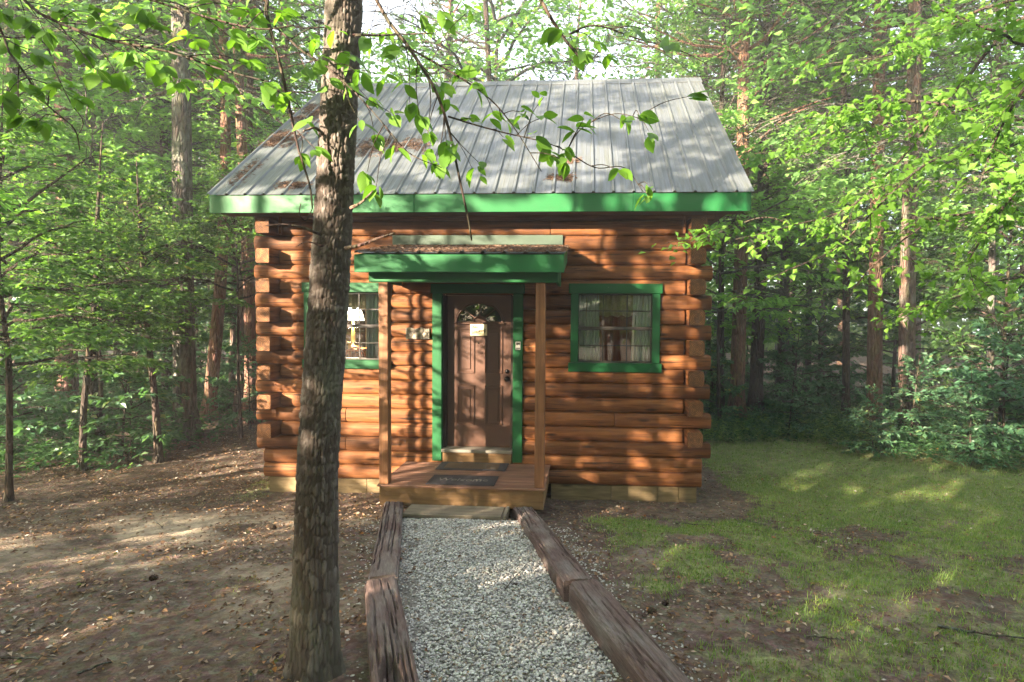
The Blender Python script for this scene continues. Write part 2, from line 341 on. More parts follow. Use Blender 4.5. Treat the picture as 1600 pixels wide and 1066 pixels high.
SHADE += [(x, y, k, s, c) for x, y, k, s, c in ((-1.5, -12.4, 'dense0', 1.0, 0), (2.5, -11.8, 'dense1', 1.0, 0), (6.5, -10.8, 'dense0', 1.05, 0), (10.5, -8, 'dense1', 1.0, 0), (13.5, -4.5, 'dense0', 1.0, 0), (.5, -16, 'dense1', 1.2, 0), (5, -15.5, 'dense0', 1.2, 0), (9.5, -13.5, 'dense1', 1.2, 0), (14, -10, 'dense0', 1.2, 0), (-18.8, -7.5, 'dense1', 1.0, 0), (-17.5, -3, 'dense0', 1.0, 0),
         (-12.5, -8.5, 'tall0', 1.0, 8.2), (-8, -10.5, 'tall1', 1.0, 8.2), (-4.5, -8.0, 'tall2', 1.0, 7.4), (-10.5, -14.5, 'tall2', 1.1, 9.0), (-15, -13, 'tall1', 1.1, 9.5), (-5, -14.5, 'tall0', 1.1, 8.6))]
SHADE += [(-6.5, -9.4, 'cool0', 1.0, 6.1), (-9.0, -9.3, 'cool1', .7, 5.6), (-8.2, -8.4, 'cool0', .75, 7.9), (-12.2, -9.4, 'cool1', .8, 6.6)]
SHADE += [(-6.0, -8.9, 'cool0', 1.05, 2.9), (-7.3, -9.0, 'cool1', .8, 2.7)]
SHADE += [(-4.25, -3.6, 'sparse1', .55, 1.5), (-10.8, -9.0, 'cool0', .9, 7.6), (-13.8, -9.2, 'cool0', .8, 8.4)]
# ------------------------------------------------------------------ ground
def lawn_mask(x, y):
    n = fbm(x*.9, y*.9, seed=11); n2 = fbm(x*2.6, y*2.6, seed=15)
    edge = .98+.19*np.maximum(0, -1.5-y)                       # right of the timbers
    right = sstep(edge-.1, edge+.9, x)
    strip = 1-sstep(-1.05, -.25, y)*(1-sstep(3.0, 3.7, x))        # bare strip below the wall
    back = 1-sstep(5.0, 7.5, y+.12*(x-6))
    m = right*strip*back*(.10+.92*n+1.3*(n2-.5))
    m = m*(1-.3*sstep(-2.6, -4.4, y)*sstep(.3, .65, n2))
    m = m+.5*sstep(-2.2, 2.2, y)*right*strip*back*sstep(2.9, 3.8, x)
    left = sstep(-2.3, -2.9, x)*sstep(-3.6, -3.0, x)*sstep(-1.2, -.3, y)*sstep(1.6, .2, y)
    m = m+left*(.25+.5*n)
    m = m+sstep(.74, .82, n2)*sstep(-.5, -1.2, x)*.5*sstep(6, 3, y)
    return np.clip(m, 0, 1)
def sand_mask(x, y):
    d = np.exp(-(((x+2.3)/1.5)**2+((y+1.75-.25*(x+2.3))/.6)**2))
    d = d+.5*np.exp(-(((x+1.0)/1.0)**2+((y+3.2)/.6)**2))+.35*np.exp(-(((x+3.6)/1.2)**2+((y+2.9)/.4)**2))
    return np.clip(d*sstep(.3, .62, fbm(x*2.2, y*3.5, seed=21))*1.2, 0, 1)
def axis(lo, hi, c, fine, n):
    t = np.linspace(-1, 1, n); k = 3.6; s = np.sinh(k*t)/math.sinh(k); a = np.where(s < 0, (c-lo)*s, (hi-c)*s)+c; return a
xs = np.sort(np.concatenate([np.arange(-7, 8, .05), np.linspace(8, 90, 60)**1.0, -np.linspace(7, 90, 60)])); xs = np.unique(np.round(xs, 4))
ys = np.unique(np.round(np.concatenate([np.arange(-6.2, 4, .05), np.linspace(4, 120, 110), -np.linspace(6.2, 60, 40)]), 4))
GX, GY = np.meshgrid(xs, ys); gx, gy = GX.ravel(), GY.ravel()
onpath = sstep(.62, .45, np.abs(gx-(.0+.18*np.minimum(0, 1.3+gy)*-1)))*sstep(-1.0, -1.3, gy)
GZ = gz(gx, gy)+(fbm(gx*1.7, gy*1.7, seed=31)-.5)*.07*(1-onpath)+(fbm(gx*9, gy*9, seed=37, o=3)-.5)*.035*(1-onpath)-.01
nx_, ny_ = len(xs), len(ys)
ii = np.arange(nx_*ny_).reshape(ny_, nx_); FQ = np.stack([ii[:-1, :-1], ii[:-1, 1:], ii[1:, 1:], ii[1:, :-1]], -1).reshape(-1, 4)
me = mesh('ground', np.stack([gx, gy, GZ], 1), FQ, M['ground'], True)
for nm, val in (('lawn', lawn_mask(gx, gy)), ('sand', sand_mask(gx, gy))):
    a = me.attributes.new(nm, 'FLOAT', 'POINT'); a.data.foreach_set('value', val.astype(np.float32))
tag(add('ground', me), kind='structure')
def gsurf(x, y):
    return gz(x, y)+(fbm(x*1.7, y*1.7, seed=31)-.5)*.07+(fbm(x*9, y*9, seed=37, o=3)-.5)*.035-.01

# ------------------------------------------------------------------ log cabin
cabin = tag(empty('log_cabin', (0, 3, -.2)), 'small brown log cabin with green trim and grey metal roof', 'cabin')
def cp(o, parent=None):                                           # children keep world coordinates
    o.parent = parent or cabin
    if parent is None: o.location = (0-cabin.location.x+o.location.x, -cabin.location.y+o.location.y, -cabin.location.z+o.location.z)
    return o
HC = .19; NCOURSE = 19
LOGP = [(.19, .1893)]+[(.060-.060*math.sin(a)**.8, .095+.0946*math.cos(a)) for a in np.linspace(.05, math.pi-.05, 11)]+[(.19, .0007)]
LOGQ = [(.19, .1893)]+[(.034-.034*math.sin(a)**.45, .095+.0946*math.cos(a)) for a in np.linspace(.05, math.pi-.05, 13)]+[(.19, .0007)]
def log_mesh(L, seed, LOGP=LOGP):
    n = max(2, int(L/.35)+1); rng = np.random.RandomState(seed); V = []; F = []; m = len(LOGP)
    xs_ = np.concatenate([[0], np.linspace(.012, L-.012, n), [L]])
    for i, x in enumerate(xs_):
        e = .965 if i in (0, len(xs_)-1) else 1; jy, jz = rng.uniform(-.004, .004, 2)
        for (y, z) in LOGP:
            V.append((x, .095+(y-.095)*e+(jy if y < .1 else 0), .095+(z-.095)*e+jz*.5))
    k = len(xs_)
    for i in range(k-1):
        for j in range(m): F.append((i*m+j, (i+1)*m+j, (i+1)*m+(j+1) % m, i*m+(j+1) % m))
    F.append(tuple(range(m))); F.append(tuple((k-1)*m+j for j in range(m))[::-1])
    me = mesh('log', V, F, M['log_stain'])
    me.materials.append(M['log_end']); mi = np.zeros(len(F), np.int32); mi[-2:] = 1; me.polygons.foreach_set('material_index', mi); sm = np.ones(len(F), bool); sm[-2:] = False; me.polygons.foreach_set('use_smooth', sm); return me
def log(x0, y0, z, L, rz=0., seed=0):
    o = add('log', log_mesh(L, seed, LOGQ if abs(abs(rz)-math.pi/2) < .1 else LOGP)); o.location = (x0, y0, z); o.rotation_euler = (0, 0, rz); return cp(o)
WX = ((-2.34, -1.15), (1.18, 2.37)); XS = 2.66
k = 0
rl = random.Random(5)
def split(a, b):
    """a run of wall log, sometimes with a butt joint"""
    if b-a > 2.2 and rl.random() < .75:
        j = a+(b-a)*rl.uniform(.3, .7); return [(a, j-.0015), (j+.0015, b)]
    return [(a, b)]
for i in range(NCOURSE):
    z = i*HC
    if i < 2: x0, x1 = -2.905, 2.905
    elif i % 2 == 0: x0, x1 = -3.0+rl.uniform(-.012, .012), 3.0+rl.uniform(-.012, .012)
    else: x0, x1 = -XS+.003, XS-.003
    holes = []
    if 1 <= i <= 12: holes.append((-.47, .47))
    if 8 <= i <= 12: holes += [(WX[0][0]+.06, WX[0][1]-.06), (WX[1][0]+.06, WX[1][1]-.06)]
    holes.sort(); a = x0; runs = []
    for h in holes: runs.append((a, h[0])); a = h[1]
    runs.append((a, x1))
    for (a, b) in runs:
        for (p, q) in split(a, b): k += 1; log(p, 0, z, q-p, 0, k)
    # side walls: every other course runs past the corner with its square butt
    ya, yb = (.193, 5.81) if (i % 2 == 0 or i < 2) else (-.2, 6.2)
    k += 1; log(-2.87, yb, z, yb-ya, -math.pi/2, k)
    k += 1; log(2.87, ya, z, yb-ya, math.pi/2, k)
    k += 1; log(x1, 6.0, z, x1-x0, math.pi, k)
# gable ends above the side walls
RP = .80; RY = 2.98; EZ = 3.69; EY = -.40; RZ = EZ+RP*(RY-EY)
for s in (-1, 1):
    for j in range(22):
        y0 = .02+j*.27; y1 = y0+.262; zt = lambda y: RZ-RP*abs(y-RY)-.12
        x0, x1 = (s*2.80, s*2.835) if s > 0 else (-2.835, -2.80)
        cp(MB().prism([(y0, 3.615), (y1, 3.615), (y1, zt(y1)), (y0, zt(y0))], 0, x0, x1).build('gable_board', M['log_stain']))
# foundation: skirting planks
for (a, b) in ((-2.85, -2.2), (-2.197, -1.5), (-1.497, -.95), (.97, 1.75), (1.753, 2.35), (2.353, 2.62), (2.623, 2.85)):
    cp(bevel(MB().box(a, b, .045, .09, -.40, -.004).build('foundation_board', M['foundation_wood'])))
for s in (-1, 1): cp(MB().box(s*2.84-.02, s*2.84+.02, .095, 5.9, -.40, -.004).build('foundation_board', M['foundation_wood']))
# roof: one panel to a rib
roof = cp(MB().box(-3.30, 3.30, -.30, 6.26, 3.60, 3.612).build('roof', M['soffit_wood']))
PW = .2405; NP = 28; SL = math.hypot(RY-EY, RP*(RY-EY))
prof = [(0, 0), (.008, 0), (.022, .021), (.040, .021), (.054, 0), (.110, 0), (.118, .0022), (.126, 0), (.170, 0), (.178, .0022), (.186, 0), (PW-.0012, 0)]
def panel_mesh():
    V = []; F = []; n = len(prof); K = 9
    for j in range(K):
        for (x, h) in prof: V.append((x, SL*j/(K-1), h))
    for j in range(K-1):
        for i in range(n-1): F.append((j*n+i, j*n+i+1, (j+1)*n+i+1, (j+1)*n+i))
    b = len(V); V += [(x, 0, h-.002) for (x, h) in prof]
    for i in range(n-1): F.append((i+1, i, b+i, b+i+1))
    return mesh('roof_panel', V, F, M['roof_metal'])
pm = panel_mesh(); th = math.atan(RP); rr = random.Random(3)
for j in range(NP):
    x = -3.367+j*PW
    o = add('roof_panel', pm, None, roof); o.location = (x, EY-.02+rr.uniform(-.004, .004), EZ-.016); o.rotation_euler = (th, 0, 0)
    o = add('roof_panel', pm, None, roof); o.location = (x+PW, 2*RY-EY+.02, EZ-.016); o.rotation_euler = (th, 0, math.pi)
c_, s_ = math.cos(th), math.sin(th)
sv_ = MB()
for j in range(NP):
    for q in (.03, .22, .48, .74, .97):
        d_ = q*SL; sv_.lathe([(.001, .0065), (.005, .006), (.0062, 0)], (-3.367+j*PW+.075, EY-.02+d_*c_-.0*s_, EZ-.016+d_*s_+.002), 6)
tag(sv_.build('roof_screws', M['roof_metal'], roof), kind='stuff')
o = MB().prism([(RY-.16, RZ-.16*RP+.012), (RY, RZ+.022), (RY+.16, RZ-.16*RP+.012), (RY+.16, RZ-.16*RP+.006), (RY, RZ+.014), (RY-.16, RZ-.16*RP+.006)], 0, -3.38, 3.38).build('ridge_cap', M['roof_metal'], roof)
def sub(o, par):  # sub-part: parent whose own transform was shifted by cp()
    o.parent = par; o.matrix_parent_inverse = Matrix.Identity(4); return o
# the roof sheet under the panels, fascia boards and rakes
for s in (-1, 1):
    y0 = RY+s*(RY-EY-.03) if s > 0 else EY+.03
    pts = [(RY-(RY-EY-.05)*1, EZ-.03), (RY, RZ-.035), (RY, RZ-.075), (RY-(RY-EY-.05), EZ-.07)] if s < 0 else [(RY+(RY-EY-.05), EZ-.03), (RY, RZ-.035), (RY, RZ-.075), (RY+(RY-EY-.05), EZ-.07)]
    MB().prism(pts, 0, -3.31, 3.31).build('roof_sheathing', M['soffit_wood'], roof)
for (a, b) in ((-3.335, -.72), (-.717, 1.95), (1.953, 3.335)):
    cp(bevel(MB().box(a, b, EY, EY+.036, 3.452, 3.672).build('fascia_board', M['green_paint'])))
cp(MB().box(-3.335, 3.335, 2*RY-EY-.036, 2*RY-EY, 3.452, 3.672).build('fascia_board', M['green_paint']))
for s in (-1, 1):
    x0, x1 = (-3.336, -3.303) if s < 0 else (3.303, 3.336)
    for q in (-1, 1):
        ye = RY+q*(RY-EY-.04); d = -q*.0
        pts = [(ye, EZ-.035), (RY+q*.002, RZ-.04), (RY+q*.002, RZ-.25), (ye, EZ-.235)]
        cp(MB().prism(pts, 0, x0, x1).build('rake_board', M['green_paint']))
for j in range(10):                                               # soffit boards and the plate they hang from
    y0 = EY+.04+j*.0405
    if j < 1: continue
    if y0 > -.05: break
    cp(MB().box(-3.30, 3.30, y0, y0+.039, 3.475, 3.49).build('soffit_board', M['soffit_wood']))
for s in (-1, 1):
    cp(bevel(MB().box(s*2.625-.016, s*2.625+.016, -.045, .0, 3.24, 3.47).build('corner_strip', M['log_stain'])))

# ------------------------------------------------------------------ windows
def window(x0, x1, z0, z1, label):
    fw_ = .118
    m = MB(); a, b, c, d = x0+fw_-.012, x1-fw_+.012, z0+fw_-.012, z1-fw_+.002
    for q in ((a, a+.03, c, d), (b-.03, b, c, d), (a+.03, b-.03, c, c+.03), (a+.03, b-.03, d-.03, d)):
        m.box(q[0], q[1], .022, .085, q[2], q[3])
    wn = cp(m.build('window', M['bronze'])); wn['label'] = label
    def P(o): return sub(o, wn)
    for (q0, q1, q2, q3) in ((x0, x1, z1-.125, z1), (x0, x1, z0, z0+.115), (x0+.028, x0+.125, z0+.117, z1-.127), (x1-.125, x1-.028, z0+.117, z1-.127)):
        P(bevel(MB().box(q0, q1, -.032, .03, q2, q3).build('trim_board', M['green_trim']), .005))
    zm = (c+d)/2
    P(bevel(MB().box(a+.03, b-.03, .03, .078, zm-.022, zm+.022).build('meeting_rail', M['bronze']), .003))
    ia, ib = a+.03, b-.03
    for (s0, s1, yy) in ((c+.03, zm-.022, .058), (zm+.022, d-.03, .040)):
        w3 = (ib-ia)/3; hm = (s0+s1)/2
        for j in range(3):
            for r in range(2):
                q0, q1 = (s0, hm) if r == 0 else (hm, s1)
                P(MB().box(ia+j*w3+.004, ia+(j+1)*w3-.004, yy+.003, yy+.007, q0+.004, q1-.004).build('pane', M['glass']))
        for j in (1, 2): P(MB().box(ia+j*w3-.0065, ia+j*w3+.0065, yy-.004, yy+.012, s0, s1).build('muntin', M['bronze']))
        for j in range(3): P(MB().box(ia+j*w3+.0068, ia+(j+1)*w3-.0068, yy-.004, yy+.012, hm-.0065, hm+.0065).build('muntin', M['bronze']))
    for q in ((a, a+.02), (b-.02, b)): P(MB().box(q[0], q[1], .086, .19, c, d).build('reveal', M['inner_wood']))
    P(MB().box(a, b, .086, .20, c-.02, c-.001).build('inner_sill', M['inner_wood']))
    return (a, b, c, d)
WL = window(*WX[0], 1.482, 2.612, 'green framed window left of the door, partly behind the pine trunk')
WR = window(*WX[1], 1.482, 2.612, 'green framed window right of the door with white curtains')
# ------------------------------------------------------------------ door
DZ0, DZ1, DY = .452, 2.452, .12
m = MB()
m.box(-.425, .425, DY, DY+.04, DZ0, DZ1); door = cp(bevel(m.build('door', M['door_paint']), .003)); door['label'] = 'brown panelled front door with a fan window'
def D(o): return sub(o, door)
def rect_frame(x0, x1, z0, z1, wd, y0, y1, mat, name):
    m = MB()
    m.prism([(x0, z0), (x0+wd, z0+wd), (x0+wd, z1-wd), (x0, z1)], 1, y0, y1); m.prism([(x1, z0), (x1, z1), (x1-wd, z1-wd), (x1-wd, z0+wd)], 1, y0, y1)
    m.prism([(x0, z0), (x1, z0), (x1-wd, z0+wd), (x0+wd, z0+wd)], 1, y0, y1); m.prism([(x0, z1), (x0+wd, z1-wd), (x1-wd, z1-wd), (x1, z1)], 1, y0, y1)
    return D(bevel(m.build(name, mat), .004))
for (x0, x1) in ((-.298, -.06), (.075, .313)):
    for (z0, z1) in ((.74, 1.27), (1.43, 2.03)):
        rect_frame(x0, x1, z0, z1, .026, DY-.014, DY-.001, M['door_paint'], 'panel_moulding')
        D(bevel(MB().box(x0+.055, x1-.055, DY-.010, DY-.001, z0+.055, z1-.055).build('raised_panel', M['door_paint']), .007))
# half-round fan light
FC, FZ, FRX, FRZ = .008, 2.108, .302, .252
arc = [(FC+FRX*math.cos(a), DY-.012, FZ+FRZ*math.sin(a)) for a in np.linspace(0, math.pi, 25)]
D(MB().tube(arc, .014, 6).build('fan_frame', M['door_paint'])); D(bevel(MB().box(FC-FRX-.03, FC+FRX+.03, DY-.03, DY-.001, FZ-.034, FZ-.002).build('fan_sill', M['door_paint']), .006))
sect = [math.pi*q/6 for q in (0, 1.5, 3, 4.5, 6)]
r0 = .30
for j in range(4):
    aa = np.linspace(sect[j]+.03, sect[j+1]-.03, 8)
    pts = [(FC+FRX*.965*math.cos(a), FZ+.004+FRZ*.965*math.sin(a)) for a in aa]+[(FC+FRX*r0*math.cos(a), FZ+.004+FRZ*r0*math.sin(a)) for a in aa[::-1]]
    D(MB().prism(pts, 1, DY-.008, DY-.004).build('fan_pane', M['glass'])); D(MB().prism(pts, 1, DY-.002, DY-.0008).build('fan_backing', M['door_dark']))  # dark sheet behind each pane, over the solid door
for a in sect[1:4]:
    D(MB().tube([(FC+FRX*r0*math.cos(a), DY-.010, FZ+FRZ*r0*math.sin(a)), (FC+FRX*math.cos(a), DY-.010, FZ+FRZ*math.sin(a))], .009, 5).build('fan_bar', M['door_paint']))
D(MB().tube([(FC+FRX*r0*math.cos(a), DY-.010, FZ+FRZ*r0*math.sin(a)) for a in np.linspace(0, math.pi, 11)], .010, 5).build('fan_bar', M['door_paint']))
kb = MB().lathe([(.001, -.075), (.022, -.074), (.029, -.062), (.026, -.048), (.012, -.040), (.012, -.012), (.033, -.010), (.034, -.001)], (.372, DY, 1.36), 14, 1).build('door_knob', M['black_iron'], None, True); D(kb)
D(MB().lathe([(.001, -.02), (.024, -.018), (.028, -.001)], (.372, DY, 1.46), 14, 1).build('deadbolt', M['black_iron'], None, True))
D(MB().lathe([(.001, -.008), (.009, -.007), (.011, -.001)], (-.012, DY, 1.83), 10, 1).build('peephole', M['black_iron'], None, True))
for q in ((-.468, -.430), (.430, .468)): D(MB().box(q[0], q[1], .05, .185, .447, 2.455).build('jamb', M['door_dark']))
D(MB().box(-.429, .429, .05, .185, 2.456, 2.468).build('jamb', M['door_dark']))
D(bevel(MB().box(-.466, .466, -.055, .15, .402, .445).build('threshold', M['threshold']), .006))
D(bevel(MB().box(-.455, .455, -.02, .05, .267, .40).build('riser_board', M['skirt_wood'])))
for (x0, x1, z0, z1, y0) in ((-.592, -.466, .285, 2.478, -.030), (.466, .592, .285, 2.478, -.030), (-.612, .612, 2.480, 2.600, -.034)):
    D(bevel(MB().box(x0, x1, y0, .045, z0, z1).build('trim_board', M['green_trim']), .005))
kp = D(bevel(MB().box(.502, .566, -.042, -.031, 1.752, 1.862).build('doorbell_plate', M['steel_plate']), .004))
kp['label'] = 'small silver plate with dark marks on the door trim'
D(MB().box(.512, .530, -.0455, -.0425, 1.815, 1.848).build('plate_mark', M['sign_ink'])); D(MB().box(.534, .556, -.0455, -.0425, 1.822, 1.846).build('plate_mark', M['sign_ink']))
for j in range(3): D(MB().box(.513+j*.016, .523+j*.016, -.0455, -.0425, 1.768, 1.782).build('plate_mark', M['mat_print']))
def text_mesh(txt, size, name, ext=.001, shear=0.):
    cu = bpy.data.curves.new(name, 'FONT'); cu.body = txt; cu.size = size; cu.extrude = ext; cu.align_x = 'CENTER'; cu.align_y = 'CENTER'; cu.shear = shear; cu.resolution_u = 3
    o = bpy.data.objects.new(name, cu); me = bpy.data.meshes.new_from_object(o); bpy.data.objects.remove(o); bpy.data.curves.remove(cu); me.name = name; return me
sg = tag(bevel(MB().box(-.112, .112, -.007, .005, -.078, .078).build('door_sign', M['sign_board']), .003), 'small cream board reading No Smoking hung on the brown door', 'sign')
sg.location = (-.004, DY-.022, 2.004); sg.rotation_euler = (0, R_(-1.5), 0)
for (tx, z, sz, x) in (('No', .040, .062, -.045), ('Smoking', -.018, .058, -.004)):
    o = add('lettering', text_mesh(tx, sz, 'lettering', .0012, .25), M['sign_ink'], sg); o.rotation_euler = (R_(90), R_(-9), 0); o.location = (x, -.0095, z)
MB().tube([(-.09, .0, .076), (0, .004, .125), (.09, .0, .076)], .002, 4).build('cord', M['sign_ink'], sg)
# carved plaque beside the door
V = []; F = []; n = 14; rg = np.random.RandomState(4)
ol = [(x, .072+.010*math.sin(x*40)-.05*max(0, abs(x-.02)-.09)) for x in np.linspace(-.158, .158, n)]+[(x, -.072+.004*math.sin(x*55)) for x in np.linspace(.158, -.158, n)]
pq = tag(bevel(MB().prism(ol, 1, -.020, .0).build('wall_plaque', M['plaque']), .004), 'weathered whitish carved plaque on the log wall left of the door', 'plaque'); pq.location = (-.787, -.004, 1.952)
for (a, b) in ((-.10, -.02), (.05, .045), (.0, -.035), (.1, -.01)): 
    o = MB().lathe([(.001, -.016), (.02, -.013), (.034, -.004), (.038, 0)], (a, -.020, b*.8), 9, 1).build('carving', M['plaque'], pq, True)
# ------------------------------------------------------------------ porch
porch = cp(bevel(MB().box(-.925, .945, -1.058, -1.022, .022, .240).build('porch_deck', M['skirt_wood'])))
def Q(o): return sub(o, porch)
for (x0, x1) in ((-.925, -.889), (.909, .945)): Q(bevel(MB().box(x0, x1, -1.020, -.03, .022, .240).build('skirt_board', M['skirt_wood'])))
yy = -1.085
for j in range(8):
    wd = .139 if j < 7 else .09
    Q(bevel(MB().box(-.945+rr.uniform(-.004, .004), .962+rr.uniform(-.004, .004), yy, yy+wd-.0035, .243, .265+rr.uniform(-.001, .001)).build('deck_board', M['deck_wood']), .004)); yy += wd
for x in (-.926, .842): Q(bevel(MB().box(x, x+.108, -1.065, -.957, .267, 2.553).build('post', M['post_wood']), .006))
Q(bevel(MB().box(-1.035, 1.085, -1.075, -.955, 2.555, 2.70).build('beam', M['green_paint']), .005))
for x in (-1.03, 1.045): Q(bevel(MB().prism([(-.95, 2.57), (-.02, 2.57), (-.02, 2.98), (-.95, 2.80)], 0, x, x+.036).build('side_rail', M['green_paint'])))
PF = [(-1.262, 2.866), (-.008, 3.086)]
Q(bevel(MB().box(-1.128, 1.158, -1.252, -1.216, 2.648, 2.842).build('porch_fascia', M['green_paint']), .005))
for x in (-1.128, 1.122): Q(bevel(MB().prism([(-1.214, 2.660), (-.02, 2.88), (-.02, 3.062), (-1.214, 2.844)], 0, x, x+.036).build('porch_rake', M['green_paint'])))
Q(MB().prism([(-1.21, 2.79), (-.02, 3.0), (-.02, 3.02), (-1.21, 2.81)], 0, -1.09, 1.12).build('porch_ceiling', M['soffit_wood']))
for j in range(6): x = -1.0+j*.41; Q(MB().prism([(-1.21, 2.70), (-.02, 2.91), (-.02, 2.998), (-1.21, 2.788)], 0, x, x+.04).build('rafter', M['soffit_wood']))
pth = math.atan((PF[1][1]-PF[0][1])/(PF[1][0]-PF[0][0])); psl = math.hypot(PF[1][0]-PF[0][0], PF[1][1]-PF[0][1])
pp = [(0, 0), (.01, 0), (.028, .024), (.046, .024), (.064, 0), (.2285, 0)]; V = []; F = []
for j in range(5):
    for (x, h) in pp: V.append((x, psl*j/4, h))
for j in range(4):
    for i in range(5): F.append((j*6+i, j*6+i+1, (j+1)*6+i+1, (j+1)*6+i))
pmm = mesh('porch_roof_panel', V, F, M['roof_metal'])
for j in range(10):
    o = add('porch_roof_panel', pmm); o.location = (-1.13+j*.23, -1.275, 2.852); o.rotation_euler = (pth, 0, 0); Q(o)
Q(bevel(MB().box(-1.12, 1.10, -.022, .03, 3.105, 3.228).build('flashing_board', M['flashing']), .003))
# door mats
m1 = tag(bevel(MB().box(-.455, .425, -.40, -.035, .2675, .278).build('doormat', M['rubber_mat']), .004), 'flat dark doormat with a brown centre against the doorstep', 'doormat')
MB().box(-.36, .32, -.35, -.09, .2783, .2815).build('mat_centre', M['mat_centre'], m1)
m2 = tag(bevel(MB().box(-.40, .385, -1.035, -.655, .2675, .279).build('doormat', M['rubber_mat']), .004), 'dark grey doormat with faint lettering at the front edge of the porch', 'doormat')
rect = MB()
for q in ((-.375, .36, -1.012, -1.002), (-.375, .36, -.688, -.678), (-.375, -.365, -1.0, -.69), (.35, .36, -1.0, -.69)): rect.box(q[0], q[1], q[2], q[3], .2793, .2812)
rect.build('mat_border', M['rubber_mat'], m2)
o = add('lettering', text_mesh('Welcome', .15, 'lettering', .0012, .12), M['mat_print'], m2); o.location = (-.01, -.85, .2806)
# step plank in front of the deck
st_ = tag(bevel(MB().box(-.54, .525, -1.43, -1.115, .022, .066).build('step_plank', M['grey_plank']), .006), 'weathered grey plank lying as a step between porch and gravel', 'plank')
st2 = tag(bevel(MB().box(.535, .572, -1.42, -1.115, -.02, .075).build('step_stake', M['grey_plank']), .006), 'short grey stake wedged between step plank and right timber', 'stake')
# ------------------------------------------------------------------ room behind the windows
room = cp(MB().box(-2.64, 2.64, .20, 5.78, .26, .30).build('room_floor', M['inner_wood']))
MBW = MB(); MBW.box(-2.64, 2.64, 2.95, 3.0, .302, 2.9); cp(MBW.build('room_wall', M['cream_wall']))
cp(MB().box(-2.64, 2.64, .20, 2.94, 2.9, 2.93).build('room_ceiling', M['inner_wood']))
def curtain(x0, x1, z0, z1, y, label, mat='curtain', folds=7, flare=0.):
    n = 60; V = []; F = []; rg = np.random.RandomState(int(abs(x0*100))); ph = rg.uniform(0, 6)
    for j in range(14):
        t = j/13; z = z0+(z1-z0)*t
        for i in range(n):
            u = i/(n-1); c = (x0+x1)/2; hw = (x1-x0)/2*(1+flare*(1-t)*.6)
            V.append((c+(u*2-1)*hw, y+.026*math.sin(u*folds*6.28+ph+.5*math.sin(3*t))+.008*math.sin(u*31+t*4), z+(.012*math.sin(u*folds*6.28*.5) if j == 0 else 0)))
    for j in range(13):
        for i in range(n-1): F.append((j*n+i, j*n+i+1, (j+1)*n+i+1, (j+1)*n+i))
    o = mk('curtain', V, F, M[mat], None, True); sd = o.modifiers.new('thickness', 'SOLIDIFY'); sd.thickness = .003
    return tag(o, label, 'curtain')
a, b, c, d = WR
curtain(a+.03, a+.28, c, d+.02, .125, 'white curtain hanging at the left side of the right window', flare=.3)
curtain(b-.25, b-.01, c, d+.02, .125, 'white curtain hanging at the right side of the right window', flare=.25, folds=6)
curtain(a+.02, b-.02, d-.30, d+.02, .17, 'lace valance across the top of the right window', 'lace', 14)
a, b, c, d = WL
curtain(b-.27, b-.01, c, d+.02, .125, 'pale sheer curtain at the right side of the left window', folds=5)
curtain(a+.01, a+.26, c, d+.02, .125, 'pale sheer curtain at the left side of the left window, behind the pine trunk', folds=5)
curtain(a+.02, b-.02, d-.22, d+.02, .17, 'yellowish valance across the top of the left window', 'lace', 14)
lp = tag(empty('table_lamp', (-2.07, 1.0, 1.70)), 'lit lamp with a white dome shade seen through the left window', 'lamp')
MB().lathe([(.02, .63), (.08, .61), (.13, .54), (.155, .45), (.16, .41)], (0, 0, 0), 20).build('lamp_shade', M['lamp_shade'], lp, True)
MB().lathe([(.001, 0), (.09, .0), (.08, .03), (.02, .05), (.035, .16), (.02, .28), (.012, .58)], (0, 0, 0), 14).build('lamp_base', M['lamp_brass'], lp, True)
li = bpy.data.lights.new('lamp_bulb', 'POINT'); li.energy = 16; li.color = (1, .78, .5); li.shadow_soft_size = .08
lo = bpy.data.objects.new('lamp_bulb', li); COL.objects.link(lo); lo.parent = lp; lo.location = (0, -.02, .34)
tb = tag(empty('side_table', (-2.07, 1.0, .30)), 'tall wooden stand carrying the lamp inside the left window', 'table')
bevel(MB().box(-.25, .25, -.25, .25, 1.36, 1.398).build('table_top', M['inner_wood'], tb))
for sx in (-.21, .21):
    for sy in (-.21, .21): MB().box(sx-.02, sx+.02, sy-.02, sy+.02, 0, 1.358).build('leg', M['inner_wood'], tb)
pf = tag(empty('picture_frame', (-2.13, .70, 1.47)), 'gilt picture frame seen low in the left window', 'picture')
m = MB(); m.box(-.15, -.11, 0, .02, 0, .34); m.box(.11, .15, 0, .02, 0, .34); m.box(-.109, .109, 0, .02, 0, .04); m.box(-.109, .109, 0, .02, .30, .34); m.build('frame', M['gold_frame'], pf); MB().box(-.109, .109, .008, .014, .041, .299).build('print', M['picture'], pf)
ch = tag(empty('bentwood_chair', (-1.84, .52, .30)), 'chair with a rounded bentwood back inside the left window', 'chair')
MB().tube([(-.17, 0, .5), (-.18, .0, 1.2), (-.12, .0, 1.38), (0, .0, 1.44), (.12, .0, 1.38), (.18, .0, 1.2), (.17, 0, .5)], .016, 7).build('back_hoop', M['inner_wood'], ch, True)
for x in (-.08, 0, .08): MB().tube([(x, 0, .5), (x, 0, 1.40)], .008, 5).build('spindle', M['inner_wood'], ch)
bevel(MB().box(-.22, .22, -.02, .40, .46, .50).build('seat', M['inner_wood'], ch), .01)
for x in (-.19, .19):
    for y in (0.02, .37): MB().tube([(x, y, 0), (x*.95, y, .46)], .018, 6).build('leg', M['inner_wood'], ch)
cb = tag(empty('wardrobe', (1.85, 2.2, .30)), 'reddish brown wardrobe seen through the right window', 'wardrobe')
bevel(MB().box(-.45, .45, 0, .5, 0, 2.0).build('carcass', M['inner_wood'], cb)); 
